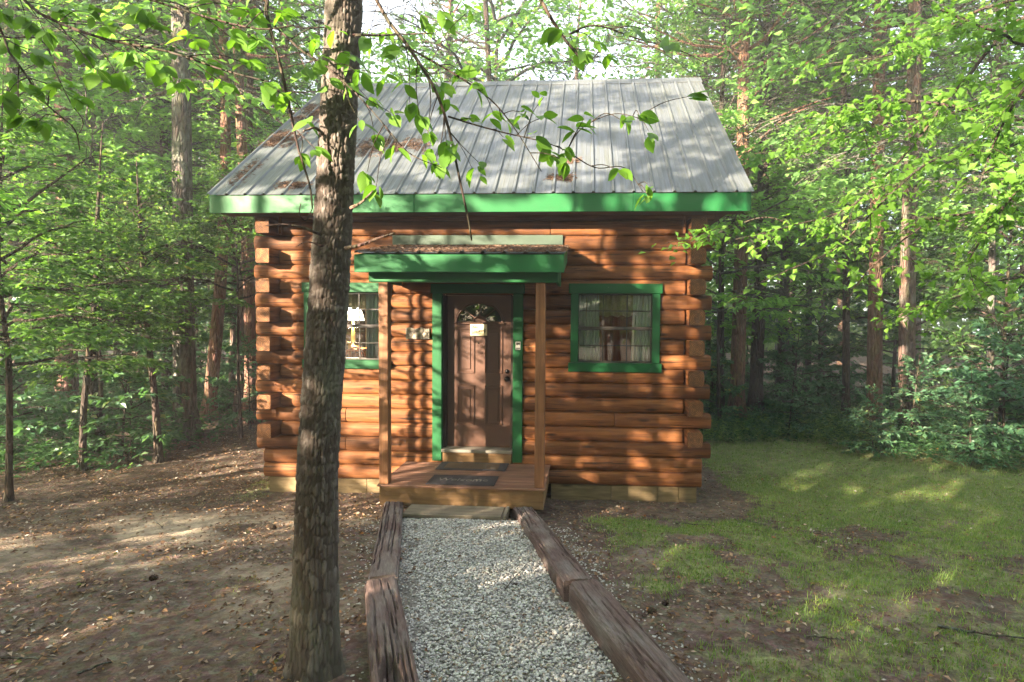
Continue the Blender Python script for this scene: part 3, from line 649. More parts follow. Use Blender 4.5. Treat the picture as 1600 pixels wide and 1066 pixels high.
for x in (-.22, .22): bevel(MB().box(x-.2, x+.2, -.02, -.001, .08, 1.92).build('wardrobe_door', M['inner_wood'], cb), .006)
# ------------------------------------------------------------------ path: timbers and gravel
def timber(A, B, wdt, hgt, seed, label, hole=None):
    """A, B: centre of the top at both ends; an old railway tie with checks and a worn arris"""
    A = np.array(A, float); B = np.array(B, float); L = np.linalg.norm(B-A); rng = np.random.RandomState(seed)
    nl = int(L/.018); sec = []
    a, b = wdt/2, hgt
    for u in np.linspace(-1, 1, 31): sec.append((u*a, 0, 1))                # top
    for v in np.linspace(0, 1, 12)[1:]: sec.append((a, -v*b, 0))
    for u in np.linspace(1, -1, 7)[1:]: sec.append((u*a, -b, -1))
    for v in np.linspace(1, 0, 12)[1:-1]: sec.append((-a, -v*b, 0))
    sec = np.array(sec); ns = len(sec)
    X = np.repeat(np.linspace(0, L, nl), ns); Y = np.tile(sec[:, 0], nl); Z = np.tile(sec[:, 1], nl); top = np.tile(sec[:, 2], nl)
    # worn edges
    e = np.minimum(np.abs(np.abs(Y)-a), 9)+np.abs(Z); wear = .009*np.exp(-(e/.009)**2)*(.4+1.6*fbm(X*5, Y*0+seed, seed=seed)**1.5*1.6)
    Zd = -wear*(top > 0); Yd = -np.sign(Y)*wear*.8
    side = (top < .5)
    g = (fbm(X*2.2, (Y+Z)*55, seed=seed+5, o=4)-.5)*.006+(fbm(X*1.3, Y*3, seed=seed+6, o=2)-.5)*.012
    Zd += np.where(top > 0, g, 0); Yd += np.where(side, np.sign(Y)*g, 0)
    for c in range(17):
        y0 = rng.uniform(-a*.85, a*.85); x0, x1 = sorted(rng.uniform(-.1, L+.1, 2)); 
        if x1-x0 < .25: continue
        yc = y0+.02*(fbm(X*2.4, X*0+c, seed=seed+c)-.5)*2
        dd = np.exp(-((Y-yc)/.0035)**2)*sstep(x0, x0+.1, X)*(1-sstep(x1-.15, x1, X)); Zd -= np.where(top > 0, dd*rng.uniform(.010, .030), 0)
    chip = sstep(.60, .70, fbm(X*3.1, Y*9+3, seed=seed+31)); Zd -= np.where(top > 0, chip*.012*sstep(.3, .9, np.abs(Y)/a), 0)
    if hole:
        hx, hl, hy, hw = hole; dd = sstep(1.15, .75, np.hypot((X-hx)/hl, (Y-hy)/hw)+.25*(fbm(X*9, Y*9, seed=8)-.5)); Zd -= np.where(top > 0, dd*.075*(.8+.4*fbm(X*20, Y*20, seed=9)), 0)
    Xe = X+np.where(X < .01, .02*fbm(Y*25, Z*25, seed=seed), 0)-np.where(X > L-.01, .02*fbm(Y*25, Z*25, seed=seed+1), 0)
    V = np.stack([Xe, Y+Yd, Z+Zd], 1); F = []
    ii = np.arange(nl*ns).reshape(nl, ns)
    F = [tuple(f) for f in np.stack([ii[:-1], np.roll(ii, -1, 1)[:-1], np.roll(ii, -1, 1)[1:], ii[1:]], -1).reshape(-1, 4)[:, ::-1]]
    F.append(tuple(ii[0])); F.append(tuple(ii[-1])[::-1])
    me_ = mesh('railway_timber', V, F, M['timber'], True); me_.set_sharp_from_angle(angle=R_(38)); o = add('railway_timber', me_)
    d = (B-A)/L; o.location = A; o.rotation_mode = 'QUATERNION'; ux = Vector(d); uz = (Vector((0, 0, 1))-ux*ux.z).normalized(); uy = uz.cross(ux)
    o.rotation_quaternion = Matrix((ux, uy, uz)).transposed().to_quaternion()
    return tag(o, label, 'timber', 'railway timbers edging the path')
def mid(p, q): return (np.asarray(p)+np.asarray(q))/2
TH = .15
rf0, rf1 = mid(hit(793, 782, TH), hit(828, 784, TH)), mid(hit(886, 907, TH), hit(924, 905, TH))
rn0, rn1 = mid(hit(886, 906, TH+.02), hit(938, 905, TH+.02)), mid(hit(1006, 1066, TH), hit(1092, 1066, TH))
lf0, lf1 = mid(hit(600, 782, TH), hit(631, 780, TH)), mid(hit(577, 902, TH), hit(619, 900, TH))
ln0, ln1 = mid(hit(572, 902, TH+.015), hit(617, 902, TH+.015)), mid(hit(584, 1066, TH), hit(654, 1066, TH))
ext = lambda p, q, k: q+(q-p)*k
timber(rf0, rf1-(rf1-rf0)*.004, .215, .20, 11, 'worn reddish timber along the right edge of the gravel, end against the porch')
timber(rn0, ext(rn0, rn1, .8), .225, .22, 12, 'purplish timber along the right edge of the gravel, nearest the viewer')
timber(lf0, lf1-(lf1-lf0)*.004, .205, .20, 13, 'grey cracked timber along the left edge of the gravel, end against the porch')
timber(ln0, ext(ln0, ln1, .8), .215, .22, 14, 'timber on the left edge of the gravel beside the pine, with a rotted hole', hole=(np.linalg.norm(ln1-ln0)*.93, .17, -.02, .045))
def side_x(y, f0, f1, n0, n1):
    y = np.asarray(y); fx = f0[0]+(f1[0]-f0[0])*(y-f0[1])/(f1[1]-f0[1]); nx = n0[0]+(n1[0]-n0[0])*(y-n0[1])/(n1[1]-n0[1]); return np.where(y > n0[1], fx, nx)
rg = np.random.RandomState(2)
def ico():
    import bmesh
    b = bmesh.new(); bmesh.ops.create_icosphere(b, subdivisions=1, radius=1); V = np.array([v.co for v in b.verts]); F = np.array([[v.index for v in f.verts] for f in b.faces]); b.free(); return V, F
IV, IF = ico()
def stones(P, sz, seed, name, mat):
    r = np.random.RandomState(seed); n = len(P); sh = 1+r.uniform(-.22, .22, (n, len(IV), 1)); sc = np.stack([r.uniform(.75, 1.35, n), r.uniform(.6, 1, n), r.uniform(.4, .7, n)], 1)*sz[:, None]
    V = IV[None]*sh*sc[:, None, :]; a = r.uniform(0, 6.28, n); tl = r.uniform(-.5, .5, n); ca, sa, ct, st = np.cos(a)[:, None], np.sin(a)[:, None], np.cos(tl)[:, None], np.sin(tl)[:, None]
    x, y, z = V[..., 0], V[..., 1], V[..., 2]; y, z = y*ct-z*st, y*st+z*ct; x, y = x*ca-y*sa, x*sa+y*ca
    V = np.stack([x, y, z], -1)+P[:, None, :]; F = (IF[None]+(np.arange(n)*len(IV))[:, None, None]).reshape(-1, 3)
    return mk(name, V.reshape(-1, 3), F, mat)
N = 31000; y = -1.36-rg.uniform(0, 1, N)**1.15*3.6; u = rg.uniform(0, 1, N)
xl = side_x(y, lf0, lf1, ln0, ln1)+.06; xr = side_x(y, rf0, rf1, rn0, rn1)-.06; x = xl+(xr-xl)*u
sz = rg.uniform(.0055, .0130, N)*(1+.5*(rg.uniform(0, 1, N) > .93)); z = gz(x, y)-.012+rg.uniform(0, .018, N)+.018*np.cos((u-.5)*math.pi)+.012*(fbm(x*3, y*3, seed=77)-.5)
bare = (fbm(x*2.1, y*2.1, seed=78) > .70) | ((u < .16) & (fbm(x*4, y*4, seed=79) > .52)); keep = ~bare | (rg.uniform(0, 1, N) > .75)
tag(stones(np.stack([x, y, z], 1)[keep], sz[keep], 5, 'gravel', M['gravel']), 'pale grey crushed gravel filling the path between the timbers', 'gravel', kind='stuff')
# bed under the stones
yy = np.linspace(-1.1, -6.2, 60); bl = side_x(yy, lf0, lf1, ln0, ln1)+.03; br = side_x(yy, rf0, rf1, rn0, rn1)-.03; V = []; F = []
for i, q in enumerate(yy):
    for j in range(7): xx = bl[i]+(br[i]-bl[i])*j/6; V.append((xx, q, float(gz(xx, q))-.006+.016*math.cos((j/6-.5)*math.pi)))
for i in range(59):
    for j in range(6): F.append((i*7+j, (i+1)*7+j, (i+1)*7+j+1, i*7+j+1))
t = NT('path_bed'); pn = t.noise(t.coord('Object'), 60, 5, .7); M['path_bed'] = t.done(t.bsdf(t.ramp(pn, [(.3, (.05, .042, .036)), (.5, (.17, .155, .14)), (.7, (.34, .33, .31))]), .9, normal=t.bump(pn, .8, .01)))
tag(mk('path', V, F, M['path_bed'], None, True), kind='structure')

# ------------------------------------------------------------------ leaves, needles, crowns
def norm(a): return a/(np.linalg.norm(a, axis=-1, keepdims=True)+1e-9)
def leaf_arr(P, D, Nn, L, W, fold=.16, curl=.12):
    """folded two-triangle leaves"""
    n = len(P); D = norm(D); Sd = norm(np.cross(D, Nn)); Nn = np.cross(Sd, D); L = np.broadcast_to(L, (n,))[:, None]; W = np.broadcast_to(W, (n,))[:, None]
    a = P; b = P+D*L*.45+Sd*W*.5+Nn*W*fold; c = P+D*L-Nn*L*curl; d = P+D*L*.45-Sd*W*.5+Nn*W*fold
    V = np.stack([a, b, c, d], 1).reshape(-1, 3); k = np.arange(n)*4
    F = np.concatenate([np.stack([k, k+1, k+2], 1), np.stack([k, k+2, k+3], 1)]); return V, F
def merge(parts):
    V = []; F = []; o = 0
    for v, f in parts: V.append(np.asarray(v)); F += [tuple(np.asarray(q)+o) for q in f] if not isinstance(f, np.ndarray) else (f+o).tolist(); o += len(v)
    return np.concatenate(V), F
def crown(seed, H0, H1, R, nl, leafL, twigs=11, subs=3, elev=(-.05, .55), droop=.25, prof=None, dens=1., flat=.35, wid=.52):
    """limbs, twigs and leaves of a broad-leaved crown; returns leaf mesh data and branch mesh data"""
    r = np.random.RandomState(seed); LP, LD, LN = [], [], []; br = []
    for i in range(nl):
        t = (i+r.uniform(0, 1))/nl; z0 = H0+(H1-H0)*t; az = i*2.4+r.uniform(-.5, .5); L = R*(prof(t) if prof else (1-.75*t**1.6))*r.uniform(.6, 1.12)
        e = elev[0]+(elev[1]-elev[0])*(t**.8)+r.uniform(-.15, .15); s = np.linspace(0, 1, 8); h = np.array([math.cos(az), math.sin(az), 0])
        P = np.array([0, 0, z0])+h*(L*s*math.cos(e))[:, None]; P[:, 2] += L*s*math.sin(e)-droop*L*s**2*.6
        P += np.cumsum(r.normal(0, L*.022, P.shape), 0); br.append((P, np.linspace(.006+.011*L, .004, 8), 4))
        nt_ = max(3, int(twigs*L/R)+1)
        for q in range(nt_):
            s0 = .22+.78*(q+r.uniform(0, 1))/nt_; k = min(6, int(s0*7)); f = s0*7-k; b0 = P[k]*(1-f)+P[k+1]*f; d = norm(P[k+1]-P[k]); sd = 1 if q % 2 else -1
            a = sd*r.uniform(.5, 1.15); td = np.array([d[0]*math.cos(a)-d[1]*math.sin(a), d[0]*math.sin(a)+d[1]*math.cos(a), d[2]*.4+r.uniform(-.15, .22)]); tl = (L*.42*(1.15-s0)+.16*R)*r.uniform(.6, 1.1)
            for w_ in range(subs):
                if w_: 
                    a2 = r.uniform(-.9, .9); d2 = np.array([td[0]*math.cos(a2)-td[1]*math.sin(a2), td[0]*math.sin(a2)+td[1]*math.cos(a2), td[2]+r.uniform(-.2, .2)]); st = b0+td*tl*r.uniform(.2, .7); l2 = tl*r.uniform(.4, .75)
                else: d2, st, l2 = td, b0, tl
                sp = np.linspace(0, 1, 4)[:, None]; TP = st+d2*l2*sp; TP[:, 2] -= l2*.22*sp[:, 0]**2
                if w_ == 0 or r.uniform() < .4: br.append((TP, np.array([.0055, .0045, .0035, .0025])*min(2.0, .5+L*.4), 3))
                m = max(2, int(dens*l2/(leafL*.42))); u = np.sort(r.uniform(.1, 1, m)); p = st+d2*(l2*u)[:, None]; p[:, 2] -= l2*.22*u**2
                sg = np.where(np.arange(m) % 2, 1, -1)*r.uniform(.5, 1.2, m); ca, sa = np.cos(sg), np.sin(sg)
                ld = np.stack([d2[0]*ca-d2[1]*sa, d2[0]*sa+d2[1]*ca, np.full(m, d2[2])+r.uniform(-.75, .25, m)], 1)
                LP.append(p); LD.append(ld); LN.append(np.array([0, 0, 1.])+r.normal(0, flat, (m, 3)))
    P, D, Nn = np.concatenate(LP), np.concatenate(LD), np.concatenate(LN); L = leafL*r.uniform(.4, 1.3, len(P))
    return leaf_arr(P, D, Nn, L, L*wid), merge([tube(p, q, n, False) for p, q, n in br]), (P, D, Nn, L)
def pine_crown(seed, H0, H1, R, nl, tufts=10, nn=15, nl_len=.17):
    r = np.random.RandomState(seed); br = []; T = []; TD = []
    for i in range(nl):
        t = (i+r.uniform(0, 1))/nl; z0 = H0+(H1-H0)*t; az = r.uniform(0, 6.28); L = R*(1-.8*t**1.4)*r.uniform(.5, 1.1); e = r.uniform(-.05, .3)+.5*t; s = np.linspace(0, 1, 6)
        h = np.array([math.cos(az), math.sin(az), 0]); P = np.array([0, 0, z0])+h*(L*s*math.cos(e))[:, None]; P[:, 2] += L*s*math.sin(e)-.12*L*s+.2*L*s**2; P += np.cumsum(r.normal(0, L*.03, P.shape), 0)
        br.append((P, np.linspace(.012+.014*L, .006, 6), 4))
        for q in range(tufts):
            s0 = r.uniform(.35, 1); k = min(4, int(s0*5)); f = s0*5-k; b0 = P[k]*(1-f)+P[k+1]*f; d = norm(h+r.normal(0, .6, 3)); d[2] = abs(d[2])*.6; l2 = L*.25*r.uniform(.3, 1.1)*(1.2-s0)+.1; E = b0+d*l2
            if r.uniform() < .5: br.append((np.array([b0, E]), np.array([.008, .004]), 3))
            for w_ in range(3): T.append(b0+d*l2*(.55+.22*w_)+r.normal(0, .035, 3)); TD.append(d)
    T = np.array(T); TD = np.array(TD); n = len(T); D = norm(TD[:, None]+r.normal(0, .62, (n, nn, 3))); Lh = nl_len*r.uniform(.6, 1.15, (n, nn, 1)); P0 = np.repeat(T[:, None], nn, 1); Sd = norm(np.cross(D, r.normal(0, 1, (n, nn, 3))))*.0065
    V = np.stack([P0-Sd, P0+Sd, P0+D*Lh], 2).reshape(-1, 3); F = np.arange(len(V)).reshape(-1, 3); return (V, F), merge([tube(p, q, k, False) for p, q, k in br])
def cmesh(name, data, mat): return mesh(name, data[0], data[1], mat)
CR = {}
def variant(key, leafmat, barkmat, data): CR[key] = (cmesh('foliage', data[0], M[leafmat]), cmesh('branches', data[1], M[barkmat]))
bell = lambda t: .55+.6*math.sin(math.pi*min(1, t*1.15+.12))*(1-t**3)
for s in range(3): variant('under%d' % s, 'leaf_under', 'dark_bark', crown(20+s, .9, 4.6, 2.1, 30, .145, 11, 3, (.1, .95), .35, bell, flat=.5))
for s in range(2): variant('cool%d' % s, 'leaf_cool', 'dark_bark', crown(30+s, .35, 2.6, 1.35, 24, .17, 9, 3, (-.05, .9), .25, bell, flat=.45, wid=.6))
for s in range(3): variant('tall%d' % s, 'leaf_far', 'grey_bark', crown(40+s, 4.2, 12.5, 3.1, 46, .17, 12, 3, (-.15, .9), .25, lambda t: .55+.65*math.sin(math.pi*min(1, t+.15)), dens=.5, flat=.8))
for s in range(2): variant('dense%d' % s, 'leaf_far', 'grey_bark', crown(80+s, 1.0, 11.5, 3.2, 40, .32, 11, 3, (0, .8), .3, lambda t: .7+.4*math.sin(math.pi*t), dens=1.1, flat=.9))
for s in range(2): variant('sparse%d' % s, 'leaf_far', 'grey_bark', crown(70+s, 1.4, 5.2, 2.5, 13, .13, 7, 4, (-.2, .6), .3, bell, dens=1.0))
for s in range(2): variant('pine%d' % s, 'needle_green', 'red_bark', pine_crown(50+s, 6.5, 14.5, 2.7, 64, 11))
for s in range(2): variant('spray%d' % s, 'leaf_far', 'grey_bark', crown(60+s, 1.4, 5.4, 2.5, 26, .15, 11, 3, (.1, .9), .4, bell, flat=.75))
def trunk_mesh(P, Rr, mat, n=12, seed=0, rough=.06):
    r = np.random.RandomState(seed); V, F = tube(P, Rr, n, True); V = V.copy(); m = len(P)
    k = np.arange(m*n); ph = (k % n)/n*6.28; c = np.repeat(P, n, 0); nz = fbm(np.cos(ph)*1.5+seed, np.sin(ph)*1.5, V[:, 2]*1.3, seed=seed, o=3)-.5; V = c+(V-c)*(1+rough*2.2*nz)[:, None]
    return mesh('trunk', V, F, mat, True)
def tree(name, base, top_pts, r0, label, cat='tree', group=None, ck=None, bark='pine_bark', cs=1., ch=0., rz=0., H=14., seed=0, taper=.55):
    """base: ground point; top_pts: further points of the stem (world), then straight on to height H"""
    base = np.array(base, float); root = tag(empty(name, tuple(base)), label, cat, group)
    P = [base-np.array([0, 0, .15])]+[np.array(p, float) for p in top_pts]; d = norm(P[-1]-P[-2]) if len(P) > 1 else np.array([0, 0, 1.])
    d = norm(d*.6+np.array([0, 0, .4]))
    while P[-1][2] < H-.6: P.append(P[-1]+d*max(1.2, (H-P[-1][2])*.34)+np.array([random.uniform(-.06, .06), random.uniform(-.06, .06), 0]))
    Q = smoothpath(P, 26); zz = (Q[:, 2]-Q[0, 2])/(Q[-1, 2]-Q[0, 2]); rad = r0*(1-taper*zz)*(1+.35*np.exp(-(Q[:, 2]-base[2])/.22)*(np.arange(26) < 6))
    rad = np.where(zz > .75, rad*(1-.75*(zz-.75)/.25), rad)
    add('trunk', trunk_mesh(Q-base, rad, M[bark], seed=seed), None, root)
    if ck:
        k = int(np.argmin(abs(Q[:, 2]-(base[2]+4)))); fo, bm = CR[ck]; off = Q[k]-base; off[2] = ch
        for nm, me in (('crown', fo), ('limbs', bm)):
            o = add(nm, me, None, root); o.location = off; o.scale = (cs, cs, cs*random.uniform(.92, 1.1)); o.rotation_euler = (0, 0, rz)
    return root
# ------------------------------------------------------------------ the pine in front of the cabin
pb = hit(491, 1052); PY = pb[1]
ctr = [(491, 1062, 75), (491, 1025, 73), (493, 900, 67), (497, 712, 60), (507, 560, 59), (516, 430, 58), (528, 200, 54), (538, 0, 54)]
pts = np.array([at(a, b, PY+.05*i) for i, (a, b, c_) in enumerate(ctr)]); rads = np.array([c_/2*depth(p)/FPX for p, (a, b, c_) in zip(pts, ctr)])
zs = np.linspace(pb[2]-.12, pts[-1][2]+.5, 520); dz_ = pts[-1]-pts[-2]; pe = pts[-1]+dz_; P_ = np.vstack([pts, pe]); rr_ = np.append(rads, rads[-1]*.95)
order = np.argsort(P_[:, 2]); cx_ = np.interp(zs, P_[order, 2], P_[order, 0]); cy_ = np.interp(zs, P_[order, 2], P_[order, 1]); cr_ = np.interp(zs, P_[order, 2], rr_[order])
ker = np.ones(41)/41
def sm_(a): return np.convolve(np.pad(a, 20, 'edge'), ker, 'valid')
cx_, cy_, cr_ = sm_(cx_), sm_(cy_), sm_(cr_); cr_ = cr_*(1+.10*np.exp(-(zs-pb[2])/.06))
NTH = 180; ang = np.arange(NTH)*2*math.pi/NTH; TH_, ZZ_ = np.meshgrid(ang, zs); thf, zf = TH_.ravel(), ZZ_.ravel(); NC = 32
low = np.exp(-(zf-pb[2])/.9); su = thf/(2*math.pi)*NC; su = su+.75*(fbm(thf*0+zf*7, np.cos(thf)*3, np.sin(thf)*3, seed=5)-.5); sv = zf/(.047*(1+2.4*low)); sv = sv+.9*(fbm(np.cos(thf)*6, np.sin(thf)*6, zf*9, seed=6)-.5)
iu, iv = np.floor(su), np.floor(sv); f1 = np.full(len(su), 9.); f2 = f1.copy(); pid = np.zeros(len(su))
for du in (-1, 0, 1):
    for dv in (-1, 0, 1):
        cu, cv = iu+du, iv+dv; wu = np.mod(cu, NC); hx = hsh(wu, cv, np.zeros_like(wu)+1); hy = hsh(wu, cv, np.zeros_like(wu)+2); dd = np.hypot(su-(cu+.15+.7*hx), (sv-(cv+.15+.7*hy))*.9); hid = hsh(wu, cv, np.zeros_like(wu)+3)
        nf = dd < f1; f2 = np.where(nf, f1, np.minimum(f2, dd)); pid = np.where(nf, hid, pid); f1 = np.where(nf, dd, f1)
edge = sstep(.03, .20, f2-f1); rel = edge*(.004+.009*pid)+.005*(fbm(np.cos(thf)*9, np.sin(thf)*9, zf*9, seed=9, o=5)-.5)
rad = np.repeat(cr_, NTH)*(1+.05*(fbm(np.cos(thf)*1.2, np.sin(thf)*1.2, zf*1.4, seed=14)-.5))*(1+.12*low*np.sin(thf*4+1)*np.exp(-(zf-pb[2])/.25))-.008+rel
V = np.stack([np.repeat(cx_, NTH)+rad*np.cos(thf), np.repeat(cy_, NTH)+rad*np.sin(thf), zf], 1)
ii = np.arange(len(zs)*NTH).reshape(len(zs), NTH); F = np.stack([ii[:-1], np.roll(ii, -1, 1)[:-1], np.roll(ii, -1, 1)[1:], ii[1:]], -1).reshape(-1, 4)
pine = tag(empty('pine_tree', (float(pb[0]), float(pb[1]), float(pb[2]))), 'slender leaning pine trunk in the foreground, standing left of the gravel path', 'tree')
def W(o, root): o.parent = root; o.location = (o.location.x-root.location.x, o.location.y-root.location.y, o.location.z-root.location.z); return o
me = mesh('trunk', V, F, M['bark_relief'], True); a = me.attributes.new('plate', 'FLOAT', 'POINT'); a.data.foreach_set('value', (pid*.8+.2*fbm(thf*4, zf*14, seed=3)).astype(np.float32)); W(add('trunk', me), pine)
tp = np.array([cx_[-1], cy_[-1], zs[-1]]); dr = norm(np.array([cx_[-1]-cx_[-150], cy_[-1]-cy_[-150], zs[-1]-zs[-150]])); UP = np.array([tp-dr*.06+dr*q for q in np.linspace(0, 11, 16)]); W(add('upper_trunk', trunk_mesh(UP, np.linspace(cr_[-1]*.99, .03, 16), M['pine_bark'], seed=3)), pine)
for nm, me in zip(('crown', 'limbs'), CR['pine0']):
    o = add(nm, me); o.location = tuple(tp+np.array([.35, 0, -3.2])); W(o, pine)
def snag(px, r, lab=None):
    P = smoothpath([at(a, b, PY+.05+q) for a, b, q in px], 12); o = MB().tube(P, np.linspace(r, r*.35, 12), 6).build('dead_branch', M['pine_bark'], None, True); return W(o, pine)
snag([(540, 388, -.06), (560, 384, -.12), (590, 373, -.2), (617, 364, -.26)], .011); snag([(500, 366, -.04), (470, 355, -.14), (440, 351, -.2), (415, 353, -.25)], .009)
snag([(548, 325, -.05), (565, 316, -.12), (583, 298, -.16)], .009); snag([(505, 210, -.03), (492, 200, -.08), (474, 205, -.14)], .010); snag([(552, 55, 0), (600, 55, -.03), (675, 52, -.06)], .007)
snag([(505, 385, -.05), (480, 378, -.1), (462, 386, -.16)], .005)

# ------------------------------------------------------------------ leafy branches hanging into the picture
def leaf_shape(nm, mat, lob=False):
    """ovate leaf of unit length along +x, folded on its midrib"""
    xs_ = [0, .12, .3, .5, .7, .86, 1.0]; ws = [0, .16, .27, .30, .23, .11, 0]
    if lob: xs_ = [0, .10, .22, .36, .46, .62, .72, 1.0]; ws = [.02, .20, .40, .22, .34, .40, .16, 0]
    V = []; F = []
    for x, w_ in zip(xs_, ws):
        zc = -.16*x*x; V += [(x, -w_, zc+.22*w_), (x, 0, zc), (x, w_, zc+.22*w_)]
    for i in range(len(xs_)-1):
        a = i*3; b = a+3; F += [(a, b, b+1, a+1), (a+1, b+1, b+2, a+2)]
    return mesh(nm, V, F, mat, True)
LM = leaf_shape('leaf', M['leaf_near']); LMM = leaf_shape('leaf', M['leaf_maple'], True)
def put_leaf(par, me, p, d, n, L, name='leaf'):
    d = norm(np.asarray(d, float)); s = norm(np.cross(n, d)); n = np.cross(d, s); o = add(name, me, None, par); wv = L*random.uniform(.8, 1.15)
    o.matrix_basis = Matrix(((d[0]*L, s[0]*wv, n[0]*L, p[0]), (d[1]*L, s[1]*wv, n[1]*L, p[1]), (d[2]*L, s[2]*wv, n[2]*L, p[2]), (0, 0, 0, 1))); return o
def leafy(root, paths, clusters, L, nper, seed, wood='dark_bark'):
    """paths: lists of world points with radius; clusters: world points for groups of leaves, each joined by a twig to the nearest stem"""
    r = np.random.RandomState(seed); objs = []; allp = []
    for P, r0 in paths:
        Q = smoothpath(P, 22); o = MB().tube(Q, np.linspace(r0, max(.0022, r0*.35), 22), 6).build('branch', M[wood], None, True); W(o, root); objs.append(o); allp.append(Q)
    for c in clusters:
        c = np.asarray(c); ds = [np.min(np.linalg.norm(Q-c, axis=1)) for Q in allp]; bi = int(np.argmin(ds)); Q = allp[bi]; k = int(np.argmin(np.linalg.norm(Q-c, axis=1))); b = Q[max(0, k-2)]; par = objs[bi]
        if ds[bi] > .015:
            mdl = (b+c)/2+np.array([0, 0, .06*ds[bi]*4])*.4+r.normal(0, .01, 3); o = MB().tube(smoothpath([b, mdl, c], 8), np.linspace(.0032, .0016, 8), 4).build('twig', M[wood]); o.parent = par
        td = norm(c-b+1e-3)
        for q in range(nper+r.randint(-1, 2)):
            a = r.uniform(0, 6.28); d = norm(td*.55+np.array([math.cos(a), math.sin(a), r.uniform(-.9, .1)])*.9); n = norm(np.array([0, 0, 1.])+r.normal(0, .45, 3)-td*.1); put_leaf(par, LM, c+r.normal(0, .012, 3), d, n, L*r.uniform(.65, 1.2))
    return objs
YB = -4.35
hk = tag(empty('young_tree', (-2.35, -5.6, float(gz(-2.35, -5.6)))), 'young broad-leaved tree whose leafy twigs hang in front of the metal roof', 'tree')
tp_ = [(-2.35, -5.6, .2), (-2.3, -5.5, 2.4), (-2.1, -5.3, 4.0), (-1.6, -5.0, 4.9), (-1.2, -4.8, 6.2)]
W(MB().tube(smoothpath(tp_, 24), np.linspace(.055, .02, 24), 8).build('trunk', M['grey_bark'], None, True), hk)
J = lambda px, Y=YB: [at(a, b, Y+(0 if len(q) == 0 else q[0])) for a, b, *q in px]
src = [np.array((-1.6, -5.0, 4.9)), np.array((-.8, -4.75, 4.75))]
B_ = [(src+J([(590, -90, .0), (588, 0), (640, 76), (680, 140), (702, 205), (716, 270), (731, 340), (737, 376)]), .013),
      (J([(640, 76), (700, 110, .03), (760, 150, .06), (800, 195, .1), (846, 268, .12)]), .006),
      (J([(700, 182), (745, 196, .05), (790, 208, .1), (850, 222, .15), (885, 236, .2)]), .005),
      ([src[0], src[1], np.array((.6, -4.6, 4.6))]+J([(815, -70), (845, 0), (880, 58), (912, 97)]), .016),
      (src[:1]+J([(440, -80, -.05), (415, 0, -.05), (428, 66, -.05), (441, 115, -.05), (455, 180, -.04), (466, 232, -.03), (484, 290, -.02), (488, 326, 0)]), .013),
      (J([(428, 40, -.05), (470, 78, -.05), (510, 104, -.08), (560, 150, -.1), (600, 195, -.1), (640, 240, -.1), (690, 262, -.1)]), .006),
      (J([(880, 58), (930, 40, .1), (1000, 62, .25), (1060, 78, .4), (1105, 100, .5)]), .005),
      (J([(885, 236, .2), (910, 200, .25), (960, 178, .3), (1010, 188, .3)]), .0035), (J([(885, 236, .2), (930, 262, .25), (975, 262, .3), (1005, 300, .3)]), .0035),
      (J([(488, 326, 0), (478, 345, 0), (468, 335, 0), (470, 318, 0)]), .0028)]
CL = [(495, 60), (522, 42), (545, 85), (510, 95), (560, 112), (540, 135), (515, 130), (480, 112), (575, 60), (600, 48), (622, 80), (662, 30), (690, 20), (735, 15), (655, 110), (690, 132), (700, 160), (640, 160), (610, 176), (655, 182), (562, 190), (586, 215),
      (720, 112), (746, 135), (770, 176), (736, 186), (792, 190), (700, 240), (680, 256), (664, 238), (752, 258), (740, 268), (850, 152), (848, 184), (815, 175), (858, 240), (880, 236), (900, 206), (912, 186), (882, 252), (836, 214), (786, 214),
      (975, 190), (1000, 184), (1014, 206), (970, 268), (1012, 288), (1012, 306), (895, 68), (876, 48), (932, 70), (950, 86), (905, 86), (588, 292), (574, 268), (480, 190), (470, 244), (492, 232), (620, 225), (600, 120), (630, 130), (580, 160), (668, 205), (705, 225), (1080, 150), (1040, 70), (980, 45)]
rc = np.random.RandomState(9)
leafy(hk, B_, [at(a, b, YB+rc.uniform(-.12, .2)) for a, b in CL], .099, 4, 3)
h2 = tag(empty('young_tree', (-3.6, -5.2, float(gz(-3.6, -5.2)))), 'young tree reaching in from the upper left corner with large bright leaves', 'tree')
W(MB().tube(smoothpath([(-3.6, -5.2, .2), (-3.5, -5.1, 2.5), (-3.2, -5.0, 4.2), (-2.9, -4.9, 5.6)], 20), np.linspace(.045, .018, 20), 8).build('trunk', M['grey_bark'], None, True), h2)
s2 = np.array((-3.2, -5.0, 4.2)); Y2 = -4.7
B2 = [([s2]+[at(a, b, Y2) for a, b in ((-60, -60), (60, 20), (160, 60), (260, 80), (350, 110), (420, 128))], .009), ([s2]+[at(a, b, Y2+.1) for a, b in ((-80, -20), (20, 90), (70, 160), (115, 200), (125, 235))], .007),
      ([s2]+[at(a, b, Y2) for a, b in ((40, -80), (180, -20), (300, 20), (400, 45), (460, 40))], .008), ([s2]+[at(a, b, Y2+.5) for a, b in ((-60, 40), (60, 60), (85, 110), (110, 160), (130, 190), (120, 215))], .006)]
C2 = [(40, 30), (100, 20), (60, 82), (130, 72), (170, 40), (200, 88), (240, 40), (300, 62), (330, 100), (360, 58), (282, 130), (350, 132), (400, 62), (390, 20), (310, 18), (150, 110), (20, 120), (92, 130), (420, 132), (30, 182), (10, 60), (250, 105), (220, 15), (440, 20), (55, 140), (10, 150), (185, 120), (385, 100), (140, 20), (270, 75), (60, 190), (120, 150), (445, 150), (5, 15), (70, 50), (330, 30)]
leafy(h2, B2, [at(a, b, Y2+rc.uniform(-.1, .35)) for a, b in C2], .086, 8, 8)
